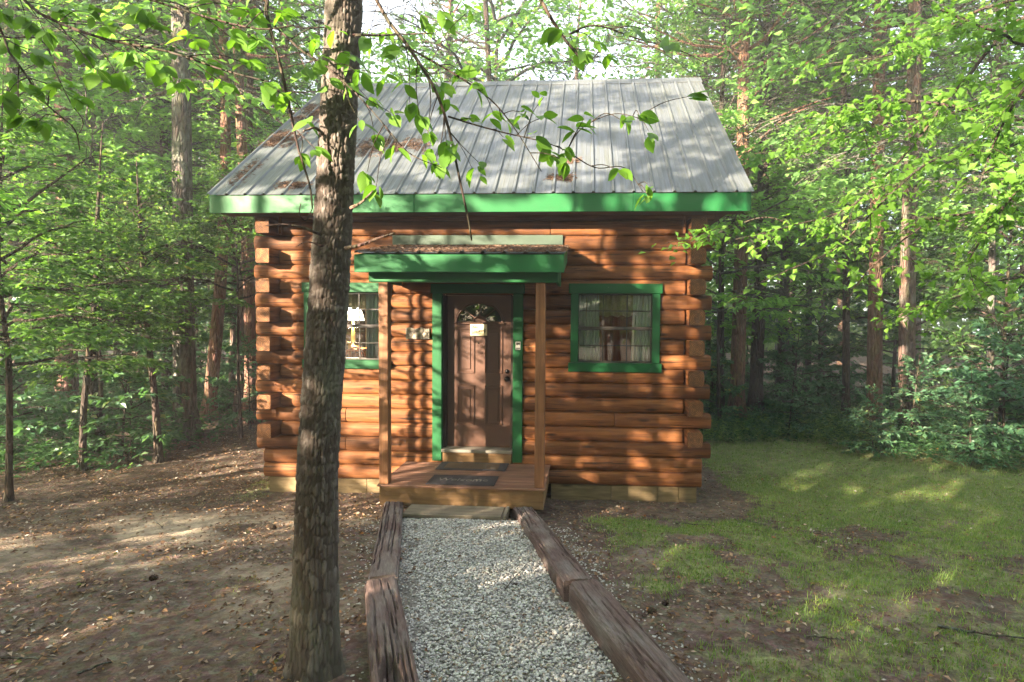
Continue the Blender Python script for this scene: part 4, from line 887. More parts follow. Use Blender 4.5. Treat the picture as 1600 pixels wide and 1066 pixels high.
# maple sweeping in from the right
mp = tag(empty('maple_tree', (8.2, -1.4, float(gz(8.2, -1.4)))), 'maple reaching in from the right edge with long bare limbs and bright leaves', 'tree')
W(MB().tube(smoothpath([(8.2, -1.4, 0), (8.1, -1.35, 2.5), (8.0, -1.3, 5), (7.9, -1.3, 8)], 24), np.linspace(.13, .06, 24), 10).build('trunk', M['grey_bark'], None, True), mp)
LIM = [([(1480, 165), (1380, 170), (1300, 176)], -1.2, 3.6), ([(1640, 10), (1500, 135), (1420, 235), (1330, 322), (1240, 352), (1150, 374)], -1.0, 5.2), ([(1660, 150), (1560, 160), (1470, 180), (1380, 195), (1290, 225), (1180, 240)], -.6, 4.2), ([(1660, 210), (1550, 238), (1460, 250), (1390, 305), (1310, 385), (1240, 420)], -1.4, 4.0),
       ([(1650, 60), (1560, 50), (1480, 20), (1400, -20)], -1.2, 6.0), ([(1660, 330), (1540, 330), (1450, 350), (1370, 410), (1330, 455)], -.9, 3.2), ([(1660, -20), (1520, 20), (1440, 70), (1370, 90), (1290, 100)], -.3, 6.0), ([(1660, 280), (1590, 300), (1530, 380), (1490, 450)], -1.6, 3.4), ([(1640, 430), (1560, 440), (1480, 470), (1430, 480)], -.4, 2.8), ([(1660, 100), (1600, 140), (1555, 220), (1530, 290)], -2.0, 5.0), ([(1240, 352), (1190, 340), (1120, 365), (1085, 380)], -.9, 0)]
rm = np.random.RandomState(17); pool = []; mo = []
for px, Y, z0 in LIM:
    P = [np.array([8.05, -1.33, z0])] if z0 else []
    P += [at(a, b, Y+.25*i*(-1)**i*.3) for i, (a, b) in enumerate(px)]; Q = smoothpath(P, 30)
    o = MB().tube(Q, np.linspace(.024 if z0 else .008, .004, 30), 6).build('limb', M['dark_bark'], None, True); W(o, mp); mo.append(o); tw = []
    for q in range(26 if z0 else 10):
        k = rm.randint(7 if z0 else 2, 29); d = norm(Q[k+0]-Q[k-1]); a = rm.choice([-1, 1])*rm.uniform(.4, 1.2); td = np.array([d[0]*math.cos(a)-d[1]*math.sin(a), d[0]*math.sin(a)+d[1]*math.cos(a), d[2]*.5+rm.uniform(-.3, .25)]); l = rm.uniform(.25, .75)
        T = np.array([Q[k]+td*l*s-np.array([0, 0, .2*l*s*s]) for s in np.linspace(0, 1, 6)]); tw.append(tube(T, np.linspace(.004, .0018, 6), 4, False))
        for w_ in range(rm.randint(8, 16)):
            s = rm.uniform(.1, 1); p = Q[k]+td*l*s-np.array([0, 0, .2*l*s*s])+rm.normal(0, .05, 3); a2 = rm.uniform(0, 6.28); pool.append((len(mo)-1, p, norm(td*.4+np.array([math.cos(a2), math.sin(a2), rm.uniform(-.9, .0)])), norm(np.array([0, 0, 1.])+rm.normal(0, .4, 3)), rm.uniform(.05, .095)))
    tv, tf = merge(tw); o2 = tag(mk('twigs', tv, tf, M['dark_bark']), kind='stuff'); o2.parent = o
def infr(p):
    d = np.asarray(p)-CAM; z = d @ fw; x_, y_ = CPX+FPX*(d @ rt)/z, CPY-FPX*(d @ up)/z; return 0 < x_ < 1600 and 0 < y_ < 1066
pool.sort(key=lambda e: -(e[4]/depth(e[1]) if infr(e[1]) else 0))
for (b, p, d, n, L) in pool[:300]: put_leaf(mo[b], LMM, p, d, n, L*1.25)
rest = pool[300:]; lv = leaf_arr(np.array([e[1] for e in rest]), np.array([e[2] for e in rest]), np.array([e[3] for e in rest]), np.array([e[4] for e in rest])*1.2, np.array([e[4] for e in rest])*.95)
tag(W(mk('leaves', lv[0], lv[1], M['leaf_maple']), mp), kind='stuff')
# upper crown of the maple, out of the picture
o = add('crown', CR['under1'][0]); o.location = (8, -1.3, 5.2); W(o, mp); o = add('crown_limbs', CR['under1'][1]); o.location = (8, -1.3, 5.2); W(o, mp)

# ------------------------------------------------------------------ the trees of the wood
def wood_tree(pxs, wpx, label, ck, bark, H=15., cs=1., ch=0., seed=0, name='pine_tree', Y=None, group=None, taper=.55):
    b = hit(*pxs[0]) if Y is None else np.append(at(pxs[0][0], 500, Y)[:2], 0)
    if Y is not None: b[2] = float(gz(b[0], b[1]))
    r0 = wpx/2*depth(b)/FPX*1.12; P = [at(a, c, b[1]+.02*i) for i, (a, c) in enumerate(pxs[1:], 1)]
    return tree(name, b, P, r0, label, 'tree', group, ck, bark, cs, ch, random.uniform(0, 6), H, seed, taper)
wood_tree([(290, 684), (287, 500), (284, 200), (281, 0)], 29, 'broad dark lichen-spotted trunk standing at the wood edge left of the cabin', 'tall0', 'grey_bark', 17, 1.1, 1.5, 1, 'hardwood_tree')
wood_tree([(324, 657), (338, 520), (347, 400), (353, 200), (347, 0)], 17, 'leaning reddish pine trunk curving up just left of the cabin roof', 'pine1', 'red_bark', 16, 1., 1., 2)
wood_tree([(374, 647), (380, 450), (386, 335)], 12, 'thin straight trunk close to the left cabin corner, left of the thicker one', 'tall1', 'pine_bark', 14, .8, 1., 3, 'hardwood_tree')
wood_tree([(393, 661), (389, 450), (382, 320)], 16, 'brown pine trunk right beside the log ends of the left cabin corner', 'pine0', 'red_bark', 16, .9, 1., 4)
wood_tree([(105, 646), (103, 500), (100, 300), (97, 0)], 27, 'thick reddish pine trunk behind the leafy bushes at far left', 'pine1', 'red_bark', 17, 1., 1.5, 5)
wood_tree([(150, 642), (147, 420), (152, 200)], 20, 'grey brown trunk between the thick far left pine and the slender poles', 'tall2', 'grey_bark', 16, 1., 1., 6, 'hardwood_tree')
wood_tree([(197, 625), (196, 400), (195, 200)], 10, 'left one of two slender poles standing close together in the left wood', 'tall0', 'grey_bark', 14, .7, 1.5, 7, 'hardwood_tree')
wood_tree([(216, 628), (214, 400), (216, 200)], 11, 'right one of two slender poles standing close together in the left wood', 'tall1', 'pine_bark', 14, .7, 1.5, 8, 'hardwood_tree')
wood_tree([(258, 640), (262, 560), (270, 450), (262, 370), (255, 200)], 13, 'crooked thin trunk just left of the broad lichen-spotted trunk', 'tall2', 'dark_bark', 13, .8, 1., 9, 'hardwood_tree')
wood_tree([(28, 650), (24, 400), (20, 150)], 18, 'trunk nearest the left edge of the picture, half hidden by leaves', 'tall0', 'pine_bark', 16, 1., 1., 10, 'hardwood_tree')
wood_tree([(62, 630), (60, 400)], 11, 'thin trunk second from the left edge of the picture', 'tall1', 'grey_bark', 14, .8, 1.2, 11, 'hardwood_tree')
wood_tree([(182, 612), (183, 400)], 8, 'thinnest pole in the left wood, left of the paired poles', 'tall1', 'grey_bark', 13, .6, 1.4, 12, 'hardwood_tree')
wood_tree([(362, 630), (366, 420)], 8, 'pale thin trunk far back between the leaning pine and the cabin', 'tall2', 'pine_bark', 14, .7, 1.2, 13, 'hardwood_tree')
wood_tree([(446, 600), (446, 140), (442, 0)], 17, 'straight pine rising behind the left end of the roof', 'pine0', 'red_bark', 20, 1.15, 2.5, 14, Y=9.)
wood_tree([(704, 600), (704, 60), (706, 0)], 10, 'pine behind the roof ridge near the middle of the picture', 'pine1', 'red_bark', 22, 1.3, 3, 15, Y=15.)
wood_tree([(1028, 600), (1028, 60), (1030, 0)], 10, 'pine behind the roof ridge toward its right end', 'pine0', 'red_bark', 22, 1.3, 3, 16, Y=15.)
wood_tree([(1126, 655), (1127, 400), (1126, 250)], 9, 'thin dark trunk right beside the right cabin corner', 'tall0', 'dark_bark', 14, .7, 1.5, 17, 'hardwood_tree')
wood_tree([(1150, 663), (1155, 500), (1160, 300), (1162, 100), (1165, 0)], 21, 'tall reddish pine right of the cabin with bare side branches', 'pine1', 'red_bark', 17, 1.0, 1.5, 18)
wood_tree([(1179, 657), (1186, 480), (1192, 300), (1196, 100)], 19, 'dark brown trunk close behind the tall reddish pine right of the cabin', 'tall2', 'dark_bark', 16, .9, 1.2, 19, 'hardwood_tree')
wood_tree([(1322, 660), (1322, 450), (1318, 250)], 10, 'slim dark trunk in the right wood left of the sunlit-spotted pine', 'tall1', 'dark_bark', 15, .8, 1., 20, 'hardwood_tree')
wood_tree([(1366, 670), (1367, 540), (1369, 400), (1372, 200)], 20, 'reddish pine trunk standing in low greenery in the middle of the right wood', 'pine0', 'red_bark', 17, 1., 1., 21)
wood_tree([(1419, 686), (1417, 540), (1421, 330), (1428, 150)], 22, 'dark thick trunk at the lawn edge right of the reddish pine', 'tall0', 'pine_bark', 17, 1.05, 1., 22, 'hardwood_tree')
wood_tree([(1545, 690), (1548, 560), (1550, 400)], 9, 'pale thin trunk behind the big-leaved bush at far right', 'tall2', 'grey_bark', 13, .7, 1., 23, 'hardwood_tree')
wood_tree([(1262, 640), (1265, 400), (1268, 200)], 9, 'slender trunk in the middle of the gap between the right-hand trunks', 'tall2', 'grey_bark', 15, .8, 1., 24, 'hardwood_tree')
# bare branches of the tall pine right of the cabin
tb_ = hit(1150, 663); T18 = [o for o in S.objects if o.name.startswith('pine_tree') and o.get('label', '').startswith('tall reddish pine right')][0]
for px, r in (([(1162, 115), (1210, 90), (1260, 60), (1330, 10)], .05), ([(1161, 160), (1215, 120), (1280, 90), (1345, 40), (1370, 0)], .045), ([(1160, 215), (1200, 190), (1260, 165), (1310, 150)], .035), ([(1158, 100), (1130, 70), (1090, 62)], .03), ([(1160, 250), (1190, 215), (1235, 180), (1290, 160)], .03), ([(1163, 60), (1150, 20), (1145, -30)], .045), ([(1163, 50), (1180, 10), (1190, -30)], .04)):
    P = smoothpath([at(a, b, tb_[1]-.3*i) for i, (a, b) in enumerate(px)], 14); W(MB().tube(P, np.linspace(r, .012, 14), 6).build('dead_branch', M['red_bark'], None, True), T18)
# saplings in the left foreground of the wood
def sapling(pxs, wpx, label, ck=None, cs=.5, ch=.8, H=5., seed=0): return wood_tree(pxs, wpx, label, ck, 'dark_bark', H, cs, ch, seed, 'sapling', taper=.6)
sapling([(249, 721), (243, 640), (235, 560), (226, 480), (221, 400), (213, 250)], 10, 'thin dark crooked sapling nearest the cabin at the left edge of the bare ground', 'under0', .62, 1.4, 5.2, 31)
sapling([(158, 705), (150, 640), (143, 590), (150, 480)], 16, 'short leaning dark stem left of the crooked sapling', 'under1', .7, 1.0, 5., 32)
sapling([(128, 733), (131, 640), (138, 560), (150, 440)], 9, 'thin upright dark stem left of the leaning one', 'under2', .6, 1.0, 4.6, 33)
# leafy understorey: (x, y, kind, scale, label)
def bush(name, x, y, ck, cs, label, group=None, H=None, ch=0., r0=.035, cat='tree', bark='dark_bark'):
    b = np.array([x, y, float(gz(x, y))]); h = (5.0 if ck[:5] in ('under', 'spray') else 2.7)*cs
    return tree(name, b, [b+np.array([random.uniform(-.1, .1), random.uniform(-.1, .1), h*.4])], r0*cs+.01, label, cat, group, ck, bark, cs, ch, random.uniform(0, 6.3), b[2]+ch+h, int(x*7+y*13) % 97, .7)
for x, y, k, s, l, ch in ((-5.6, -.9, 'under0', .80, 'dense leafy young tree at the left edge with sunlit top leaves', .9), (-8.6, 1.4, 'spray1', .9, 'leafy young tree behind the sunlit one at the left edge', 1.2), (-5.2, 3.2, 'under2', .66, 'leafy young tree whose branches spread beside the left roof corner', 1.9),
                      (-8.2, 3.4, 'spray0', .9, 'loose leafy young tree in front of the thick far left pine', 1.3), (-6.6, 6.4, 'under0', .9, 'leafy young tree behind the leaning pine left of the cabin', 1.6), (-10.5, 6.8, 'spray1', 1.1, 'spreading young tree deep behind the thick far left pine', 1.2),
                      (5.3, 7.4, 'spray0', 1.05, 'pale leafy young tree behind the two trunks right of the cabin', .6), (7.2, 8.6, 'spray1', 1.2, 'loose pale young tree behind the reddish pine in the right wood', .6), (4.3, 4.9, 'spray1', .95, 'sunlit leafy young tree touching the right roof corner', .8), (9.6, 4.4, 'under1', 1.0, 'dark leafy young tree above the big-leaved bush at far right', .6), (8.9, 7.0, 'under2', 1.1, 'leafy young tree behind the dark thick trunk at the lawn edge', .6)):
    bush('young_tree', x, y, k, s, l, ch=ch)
for x, y, k, s, l in ((8.7, 3.0, 'cool0', .78, 'big-leaved blue green bush at the lawn edge below the maple limbs'), (9.4, 2.6, 'cool1', .72, 'blue green bush at the right picture edge'), (7.5, 3.7, 'cool1', .6, 'low blue green bush around the foot of the dark thick trunk'), (10.3, 3.8, 'cool0', 1.0, 'tall blue green bush behind the one at the right picture edge'), (6.5, 2.9, 'cool0', .36, 'smallest low bush at the left end of the right bush row'), (7.7, 2.3, 'cool1', .42, 'low bush in front of the big-leaved bush, nearest the lawn')):
    bush('bush', x, y, k, s, l, r0=.02, cat='bush')
for x, y, k, s, l in ((-6.3, 1.6, 'cool0', .7, 'low bush between the leaning dark stem and the thin upright one'), (-7.8, 1.2, 'cool1', .85, 'bush at the left picture edge above the bare ground'), (-5.5, 4.0, 'cool1', .6, 'low bush at the foot of the broad lichen-spotted trunk'), (-8.6, 4.9, 'cool0', .9, 'bush in the shade below the thick far left pine')):
    bush('bush', x, y, k, s, l, r0=.02, cat='bush')
for x, y, k, s, l in ((4.4, 5.3, 'cool1', .55, 'low bush at the foot of the tall reddish pine'), (5.6, 4.6, 'cool0', .45, 'low bush on the lawn edge between the two right trunks and the slim dark one'), (6.4, 6.2, 'cool0', .7, 'rounded bush left of the reddish pine in the right wood'), (5.0, 8.6, 'cool1', .95, 'bush in the dim gap right of the cabin'), (7.4, 7.6, 'cool1', .95, 'bush behind the reddish pine in the right wood'), (9.2, 8.8, 'cool0', 1.2, 'tall bush deep behind the dark thick trunk'), (3.9, 10.2, 'cool0', 1.1, 'bush far behind the right cabin corner'), (6.6, 11.0, 'cool1', 1.3, 'large bush deep in the gap of the right wood'), (10.8, 6.0, 'cool1', 1.1, 'bush behind the pale thin trunk at far right')):
    bush('bush', x, y, k, s, l, r0=.02, cat='bush')
for x, y, k, s, l in ((-10.2, 3.0, 'cool1', .9, 'bush behind the left picture edge growth'), (-7.6, 7.6, 'cool0', 1.0, 'bush beyond the crooked thin trunk'), (-9.8, 8.8, 'cool1', 1.2, 'bush beyond the two paired poles'), (-12.5, 7.8, 'cool0', 1.2, 'bush beyond the thick far left pine'), (-5.2, 9.6, 'cool1', 1.0, 'bush at the end of the bare strip beside the cabin')):
    bush('bush', x, y, k, s, l, r0=.02, cat='bush')
# the depth of the wood: many more trees
rw = random.Random(21); placed = [(0, 3)]
def far_ok(x, y, d): return all((x-a)**2+(y-b)**2 > d*d for a, b in placed)
MARKS = [(-400, 'left picture edge'), (28, 'leftmost trunk'), (105, 'thick left pine'), (150, 'grey brown trunk'), (206, 'paired poles'), (287, 'lichen-spotted trunk'), (342, 'leaning pine'), (400, 'left cabin corner'), (446, 'left roof end'), (704, 'mid ridge'), (1028, 'right ridge end'), (1126, 'right cabin corner'), (1157, 'tall reddish pine'), (1190, 'dark trunk beside it'), (1265, 'slender gap trunk'), (1322, 'slim dark trunk'), (1367, 'reddish right pine'), (1419, 'lawn-edge trunk'), (1545, 'pale thin trunk'), (2100, 'right picture edge')]
def where(x, y, what):
    d = np.array([x, y, 3.])-CAM; px = CPX+FPX*(d @ rt)/(d @ fw); k = [i for i in range(len(MARKS)-1) if MARKS[i][0] <= px < MARKS[i+1][0]]; k = k[0] if k else (0 if px < 0 else len(MARKS)-2)
    far = 'far back' if y > 24 else 'deep in the wood' if y > 14 else 'in the wood'
    return '%s %s between %s and %s' % (what, far, MARKS[k][1], MARKS[k+1][1])
cnt = 0
for y0, y1, n, dmin in ((7.5, 14, 19, 2.1), (14, 24, 24, 2.5), (24, 40, 26, 3.3)):
    tries = 0; m = 0
    while m < n and tries < 4000:
        tries += 1; y = rw.uniform(y0, y1); x = rw.uniform(-1.0*(y+8)-1, .92*(y+8)+2.5)
        if y < 10 and -4 < x < 4: continue
        if -7.6 < x < -5.4 and y < 9: continue
        if not far_ok(x, y, dmin): continue
        if abs(x-1.36-(y+7.3)*.02) < .14*(y+7.3) and rw.random() < .93: continue          # the bright gap above the ridge
        placed.append((x, y)); m += 1; cnt += 1; g = 'left' if x < -.33*(y+7.3)+1.36 else 'right' if x > .30*(y+7.3)+1.36 else 'back'
        u = rw.random(); b = np.array([x, y, float(gz(x, y))])
        if u < .30 and g != 'back':
            bush('young_tree', x, y, rw.choice(['spray0', 'spray1', 'under0', 'under2']), rw.uniform(.9, 1.5), where(x, y, 'leafy young tree'), 'young trees of the wood', cat='tree', ch=rw.uniform(.6, 2.6))
        elif u < .62: tree('pine_tree', b, [b+np.array([rw.uniform(-.2, .2), rw.uniform(-.2, .2), 4])], rw.uniform(.10, .17), where(x, y, 'slender pine'), 'tree', 'background pines of the wood', rw.choice(['pine0', 'pine1']), rw.choice(['pine_bark', 'red_bark']), rw.uniform(1.0, 1.35), rw.uniform(0, 3), rw.uniform(0, 6), rw.uniform(17, 22), cnt)
        else: tree('hardwood_tree', b, [b+np.array([rw.uniform(-.3, .3), rw.uniform(-.3, .3), 4])], rw.uniform(.08, .16), where(x, y, 'tall leafy tree'), 'tree', 'background leafy trees of the wood', rw.choice(['tall0', 'tall1', 'tall2']), rw.choice(['grey_bark', 'pine_bark', 'dark_bark']), rw.uniform(1.0, 1.4), rw.uniform(-1.5, 1.5), rw.uniform(0, 6), rw.uniform(15, 19), cnt)
# far wood as one mass
rf = np.random.RandomState(33); n = 120000; th_ = rf.uniform(-.95, .98, n); dd = rf.uniform(40, 62, n); x = CAM[0]+np.sin(th_)*dd*1.0; y = CAM[1]+np.cos(th_)*dd; hgt = 13+7*fbm(th_*9, th_*0, seed=5)-9*np.exp(-((th_-.02)/.18)**2); z = rf.uniform(0, 1, n)**1.1*hgt
kp = fbm(x*.35, y*.35, z*.35, seed=4) > .36+.010*z; P = np.stack([x, y, z], 1)[kp]; m = len(P); lv = leaf_arr(P, rf.normal(0, 1, (m, 3))-np.array([0, 0, .3]), np.array([0, 0, 1.])+rf.normal(0, .6, (m, 3)), rf.uniform(.35, .7, m), rf.uniform(.25, .42, m))
tag(mk('far_woods', lv[0], lv[1], M['leaf_mass']), 'far green mass of woodland behind the nearer trees', 'woods', kind='stuff')
# unseen trees, added to break the low sun into patches and cut sky light
for i, (x, y, k, s, ch) in enumerate(SHADE):
    b = np.array([x, y, float(gz(x, y))]); H = {'u': 5.0, 's': 5.4, 't': 13, 'p': 15, 'c': 2.6, 'd': 12}[k[0]]*s+ch
    tree('shade_tree', b, [b+np.array([0, 0, 3.])], .13 if k[0] in 'tpd' else .06, 'unseen tree behind the viewpoint, placed for its shade' if y < -6 else 'unseen tree beyond the %s picture edge, placed for its shade' % ('left' if x < 0 else 'right'), 'tree', 'trees behind the viewpoint' if y < -6 else 'trees beyond the left and right picture edges', k, 'grey_bark', s, ch, i*1.7, b[2]+H, 60+i)
# ------------------------------------------------------------------ low growth and litter
rg = np.random.RandomState(41)
def plants(x, y, hmax, nl, L, mat, name, label, cat, seed, wid=.5):
    r = np.random.RandomState(seed); n = len(x); h = hmax*r.uniform(.35, 1.1, n); z = gsurf(x, y); k = np.repeat(np.arange(n), nl); m = len(k); a = r.uniform(0, 6.28, m); t = r.uniform(.15, 1, m)
    le = r.normal(0, .25, (n, 2)); P = np.stack([x[k]+le[k, 0]*h[k]*t, y[k]+le[k, 1]*h[k]*t, z[k]+h[k]*t], 1); D = np.stack([np.cos(a), np.sin(a), r.uniform(-.5, .5, m)], 1); ll = L*r.uniform(.55, 1.2, m)
    lv = leaf_arr(P, D, np.array([0, 0, 1.])+r.normal(0, .35, (m, 3)), ll, ll*wid)
    sw = .003; A = np.stack([x, y, z], 1); B = A+np.stack([le[:, 0]*h, le[:, 1]*h, h], 1); sd = np.stack([np.cos(r.uniform(0, 6, n)), np.sin(r.uniform(0, 6, n)), np.zeros(n)], 1)*sw
    sv = np.stack([A-sd, A+sd, B], 1).reshape(-1, 3); V = np.concatenate([lv[0], sv]); F = np.concatenate([lv[1], np.arange(len(sv)).reshape(-1, 3)+len(lv[0])])
    return tag(mk(name, V, F, M[mat]), label, cat, kind='stuff')
def region(n, x0, x1, y0, y1, f):
    x = rg.uniform(x0, x1, n); y = rg.uniform(y0, y1, n); k = f(x, y) > rg.uniform(0, 1, n); return x[k], y[k]
def edge_left(y): return -5.15-.10*np.abs(y-2.0)-1.05*sstep(1.5, -.3, y)-1.4*sstep(2.9, 4.6, y)*sstep(8.5, 6, y)
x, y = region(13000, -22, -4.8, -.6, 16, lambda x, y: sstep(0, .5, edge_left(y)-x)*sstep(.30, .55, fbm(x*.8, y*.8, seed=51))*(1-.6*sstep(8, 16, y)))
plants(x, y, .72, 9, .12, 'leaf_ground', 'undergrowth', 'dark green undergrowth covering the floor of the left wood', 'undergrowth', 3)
def edge_right(x): return 3.55+.25*np.sin(x*1.3)-1.55*sstep(5.7, 6.6, x)
x, y = region(12500, 3.2, 20, 1.4, 13, lambda x, y: sstep(0, .35, y-edge_right(x))*sstep(.28, .5, fbm(x*.8, y*.8, seed=52))*(1-.55*sstep(6, 13, y)))
plants(x, y, .58, 9, .10, 'leaf_ground', 'ground_cover', 'dense dark green ground cover along the edge of the right wood', 'ground cover', 4, .4)
x, y = region(2600, 3.3, 12, 3.5, 7.5, lambda x, y: sstep(0, .4, y-edge_right(x)-.1)*.9)
plants(x, y, .34, 16, .12, 'grass_blade', 'tall_grass', 'soft tall grass along the far edge of the lawn', 'grass', 5, .12)
# lawn blades and moss
def blades(x, y, h, wdt, mat, name, label, cat, seed):
    r = np.random.RandomState(seed); n = len(x); z = gsurf(x, y)-.002; a = r.uniform(0, 6.28, n); hh = h*r.uniform(.4, 1.2, n); A = np.stack([x, y, z], 1); sd = np.stack([np.cos(a), np.sin(a), a*0], 1)*(wdt*r.uniform(.6, 1.3, n))[:, None]; b = r.uniform(0, 6.28, n); le = hh*r.uniform(.1, .9, n)
    T = A+np.stack([np.cos(b)*le, np.sin(b)*le, hh], 1); Mi = A+np.stack([np.cos(b)*le*.35, np.sin(b)*le*.35, hh*.6], 1)
    V = np.stack([A-sd, A+sd, Mi+sd*.7, Mi-sd*.7, T], 1).reshape(-1, 3); k = np.arange(n)*5
    F = np.concatenate([np.stack([k, k+1, k+2], 1), np.stack([k, k+2, k+3], 1), np.stack([k+3, k+2, k+4], 1)]); return tag(mk(name, V, F, M[mat]), label, cat, kind='stuff')
offp = lambda x, y: ((x > side_x(y, rf0, rf1, rn0, rn1)+.14) | (x < side_x(y, lf0, lf1, ln0, ln1)-.14) | (y > -1.0)) & ~((np.abs(x) < 2.95) & (y > -.02)) & ~((np.abs(x-.01) < 1.0) & (y > -1.15))
x, y = region(160000, 1.2, 10, -4.6, 4.2, lambda x, y: offp(x, y)*sstep(.28, .62, lawn_mask(x, y)+.3*(fbm(x*5, y*5, seed=61)-.5))*(.35+.65*sstep(.4, .6, fbm(x*7, y*7, seed=62)))*sstep(0, .3, edge_right(x)-y+.5))
blades(x, y, .042, .0030, 'grass_blade', 'lawn_grass', 'short patchy grass of the lawn right of the path', 'grass', 6)
x, y = region(120000, 1.2, 9, -4.6, 1.5, lambda x, y: offp(x, y)*sstep(.40, .70, lawn_mask(x, y)+.35*(fbm(x*3, y*3, seed=63)-.5)))
blades(x, y, .018, .004, 'moss_blade', 'moss', 'bright yellow green moss cushions in the lawn', 'moss', 7)
x, y = region(40000, -6.5, -.4, -4.6, 3.5, lambda x, y: offp(x, y)*sstep(.3, .6, lawn_mask(x, y))*.8)
blades(x, y, .03, .0025, 'moss_blade', 'moss', 'small tufts of moss and grass on the bare ground left of the path', 'moss', 8)
# leaf litter
def litter(x, y, L, mat, name, label, seed, zoff=.004, tilt=.35, wid=.5):
    r = np.random.RandomState(seed); n = len(x); a = r.uniform(0, 6.28, n); z = gsurf(x, y)+zoff+r.uniform(0, .012, n); ll = L*r.uniform(.35, 1.15, n)
    lv = leaf_arr(np.stack([x, y, z], 1), np.stack([np.cos(a), np.sin(a), r.normal(0, .18, n)], 1), np.array([0, 0, 1.])+r.normal(0, tilt, (n, 3)), ll, ll*r.uniform(.3, .75, n), .25, r.choice([-.2, .15], n)[:, None]*1.0)
    return tag(mk(name, lv[0], lv[1], M[mat]), label, 'leaf litter', kind='stuff')
x, y = region(64000, -8, 0, -4.8, 6, lambda x, y: offp(x, y)*(.25+.75*sstep(.35, .6, fbm(x*1.6, y*1.6, seed=71)))*(1-.75*sand_mask(x, y)))
litter(x, y, .042, 'litter', 'leaf_litter', 'brown fallen leaves and scraps on the bare ground left of the path', 9)
x, y = region(52000, 1, 11, -4.8, 5, lambda x, y: offp(x, y)*(.35+.6*sstep(.45, .65, fbm(x*1.6, y*1.6, seed=72)))*(1-.75*sstep(.3, .6, lawn_mask(x, y))))
litter(x, y, .042, 'litter', 'leaf_litter', 'brown fallen leaves and scraps scattered over the lawn', 10)
x, y = region(2200, -.6, 1.8, -4.8, -1.4, lambda x, y: (~offp(x, y))*sstep(.46, .66, fbm(x*2.1, y*2.1, seed=78)+.1*(x < side_x(y, lf0, lf1, ln0, ln1)+.25)))
litter(x, y, .04, 'litter', 'leaf_litter', 'dead leaves lying on the gravel', 11, .03)
x, y = region(9000, -30, 25, 4, 30, lambda x, y: np.ones_like(x)*~((np.abs(x) < 3.2) & (y < 6.2)))
litter(x, y, .13, 'litter', 'leaf_litter', 'fallen leaves on the floor of the wood behind the cabin', 12)
# pale chips, bits of gravel beside the timbers
n = 1100; y = -1.5-rg.uniform(0, 3.3, n); sd_ = rg.choice([-1, 1], n, p=[.25, .75]); x = np.where(sd_ > 0, side_x(y, rf0, rf1, rn0, rn1)+.13+np.abs(rg.normal(0, .16, n)), side_x(y, lf0, lf1, ln0, ln1)-.14-np.abs(rg.normal(0, .12, n)))
tag(stones(np.stack([x, y, gsurf(x, y)+.001], 1), rg.uniform(.005, .012, n), 8, 'stray_gravel', M['gravel']), 'stray gravel spilled outside the timbers', 'gravel', kind='stuff')
# twigs and cones one can pick out
def twig(px, r, label):
    P = [hit(a, b) for a, b in px]; P = [np.array([p[0], p[1], float(gsurf(p[0], p[1]))+.012]) for p in P]; Q = smoothpath(P, 10); Q[:, 2] += np.random.RandomState(int(px[0][0])).uniform(0, .012, 10)
    o = MB().tube(Q, np.linspace(r, r*.5, 10), 5).build('fallen_twig', M['grey_bark'], None, True); return tag(o, label, 'twig', 'twigs lying on the ground')
twig([(1055, 816), (1085, 818), (1115, 821)], .008, 'thin twig on the bare soil below the right window'); twig([(1172, 815), (1197, 820)], .007, 'short twig at the lawn edge right of the cabin corner')
twig([(1465, 975), (1530, 990), (1600, 998)], .010, 'long bare twig in the lower right corner of the lawn'); twig([(1340, 962), (1375, 985)], .007, 'reddish twig on the lawn left of the long corner twig')
twig([(1260, 995), (1320, 1004)], .006, 'slim twig on the lawn near the bottom edge'); twig([(0, 1027), (60, 1030)], .007, 'grey twig in the lower left corner'); twig([(120, 1052), (175, 1036)], .008, 'twig on the litter right of the lower left corner'); twig([(240, 815), (255, 826)], .006, 'dark twig on the bare ground left of the pine')
twig([(790, 925), (815, 895), (825, 880)], .004, 'curved stem lying on the gravel against the right timber')
def cone(px, py, s, label):
    p = hit(px, py); b = tag(empty('pine_cone', (p[0], p[1], float(gsurf(p[0], p[1]))+s*.6)), label, 'pine cone', 'pine cones on the ground'); MB().lathe([(.001, -s), (s*.5, -s*.8), (s*.72, -s*.2), (s*.55, s*.5), (.001, s)], (0, 0, 0), 10, 0).build('cone_body', M['dark_bark'], b, True)
    V = []; F = []; r = np.random.RandomState(int(px))
    for i in range(54):
        t = i/53; x_ = -s*.9+1.7*s*t; rr2 = s*.74*math.sqrt(max(.05, 1-(x_/s)**2)); a = i*2.4; c0 = np.array([x_, rr2*.75*math.cos(a), rr2*.75*math.sin(a)]); o_ = np.array([.35, math.cos(a), math.sin(a)]); sd = np.array([0, -math.sin(a), math.cos(a)]); k = len(V)
        V += [c0-sd*s*.16, c0+sd*s*.16, c0+o_*s*.32+sd*s*.13, c0+o_*s*.32-sd*s*.13]; F.append((k, k+1, k+2, k+3))
    mk('scales', [tuple(v) for v in V], F, M['needles'], b)
cone(1019, 952, .034, 'dark pine cone beside the nearest right timber'); cone(1040, 938, .026, 'small dark pine cone at the moss edge right of the path'); cone(805, 917, .026, 'pine cone lying on the gravel'); cone(240, 905, .032, 'dark pine cone on the litter left of the pine'); cone(130, 918, .026, 'pine cone on the litter near the left edge'); cone(428, 825, .028, 'pine cone on pale soil just left of the pine')
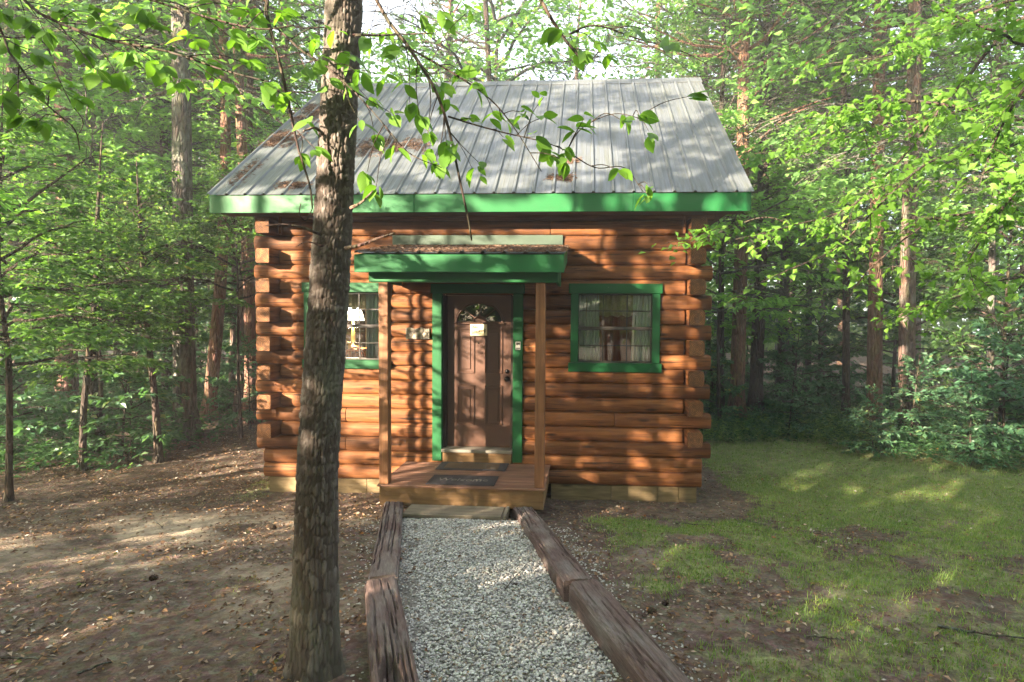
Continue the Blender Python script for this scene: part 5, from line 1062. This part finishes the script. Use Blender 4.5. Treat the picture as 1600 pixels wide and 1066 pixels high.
# pine needles lying on the roofs
def needle_mat(pts_fn, n, name, label, seed, L=.06, th0=th):
    r = np.random.RandomState(seed); P, ud, vd = pts_fn(r, n); n = len(P); a = r.uniform(0, 6.28, n); D = ud*np.cos(a)[:, None]+vd*np.sin(a)[:, None]; nr = np.cross(ud, vd); ll = L*r.uniform(.4, 1.2, n)
    lv = leaf_arr(P+nr*r.uniform(.002, .016, n)[:, None], D+nr*r.normal(0, .18, n)[:, None], nr+r.normal(0, .3, (n, 3)), ll, ll*.10+.0025, .3, .1); return tag(mk(name, lv[0], lv[1], M['needles']), label, 'needle litter', kind='stuff')
rxd = np.array([1., 0, 0]); ryd = np.array([0, math.cos(th), math.sin(th)])
def on_roof(px, py):
    d = ray(px, py); n_ = np.cross(rxd, ryd); p0 = np.array([0, EY, EZ]); t = ((p0-CAM) @ n_)/(d @ n_); q = CAM+t*d; return q[0], (q[1]-EY)/math.cos(th)
def roof_patch(px, py, wx, ws, n, label, seed):
    cx0, s0 = on_roof(px, py)
    def f(r, n):
        u = r.normal(0, 1, n)*wx*.5; v = r.normal(0, 1, n)*ws*.5; k = (np.abs(u) < wx) & (np.abs(v) < ws) & (fbm((cx0+u)*7, (s0+v)*5, seed=seed) > .40); u, v = u[k], v[k]; v = np.maximum(v, .03-s0)
        P = np.array([0, EY, EZ])+rxd*(cx0+u)[:, None]+ryd*(s0+v)[:, None]; return P, rxd, ryd
    needle_mat(f, n, 'needle_litter', label, seed)
roof_patch(485, 178, .42, .5, 3600, 'needle patch on the roof at upper left behind the pine trunk', 81); roof_patch(443, 217, .30, .34, 3000, 'light brown needle patch near the left roof edge', 82); roof_patch(606, 230, .62, .36, 4200, 'wide needle patch on the roof right of the pine trunk', 83)
roof_patch(877, 279, .20, .12, 900, 'small dark needle patch near the middle of the eave', 84); roof_patch(458, 290, .25, .12, 700, 'thin needle patch at the eave left of the pine trunk', 85); roof_patch(895, 252, .14, .1, 300, 'tiny needle patch above the one near the middle of the eave', 86); roof_patch(385, 270, .12, .5, 600, 'needle line along the left roof edge', 87)
def pf_(r, n):
    x = r.uniform(-1.12, 1.15, n); v = r.uniform(.0, 1.0, n)**.8*psl; k = fbm(x*5, v*5, seed=91) > .30; x, v = x[k], v[k]; vd = np.array([0, math.cos(pth), math.sin(pth)])
    return np.array([0, -1.275, 2.862])+rxd*x[:, None]+vd*v[:, None], rxd, vd
needle_mat(pf_, 26000, 'needle_litter', 'thick layer of pine needles on the little porch roof', 92, .055)
# ------------------------------------------------------------------ the air of the wood
hz = NT('haze'); pv = hz.n('VolumePrincipled'); pv.inputs['Color'].default_value = (.93, .96, 1, 1); pv.inputs['Density'].default_value = .0044; pv.inputs['Anisotropy'].default_value = .2
hz.l(pv.outputs[0], hz.out.inputs['Volume']); M['haze'] = hz.m
tag(MB().box(-70, 62, -26, 72, -3.5, 34).build('haze', M['haze']), 'thin summer haze filling the air of the wood', 'haze', kind='stuff')
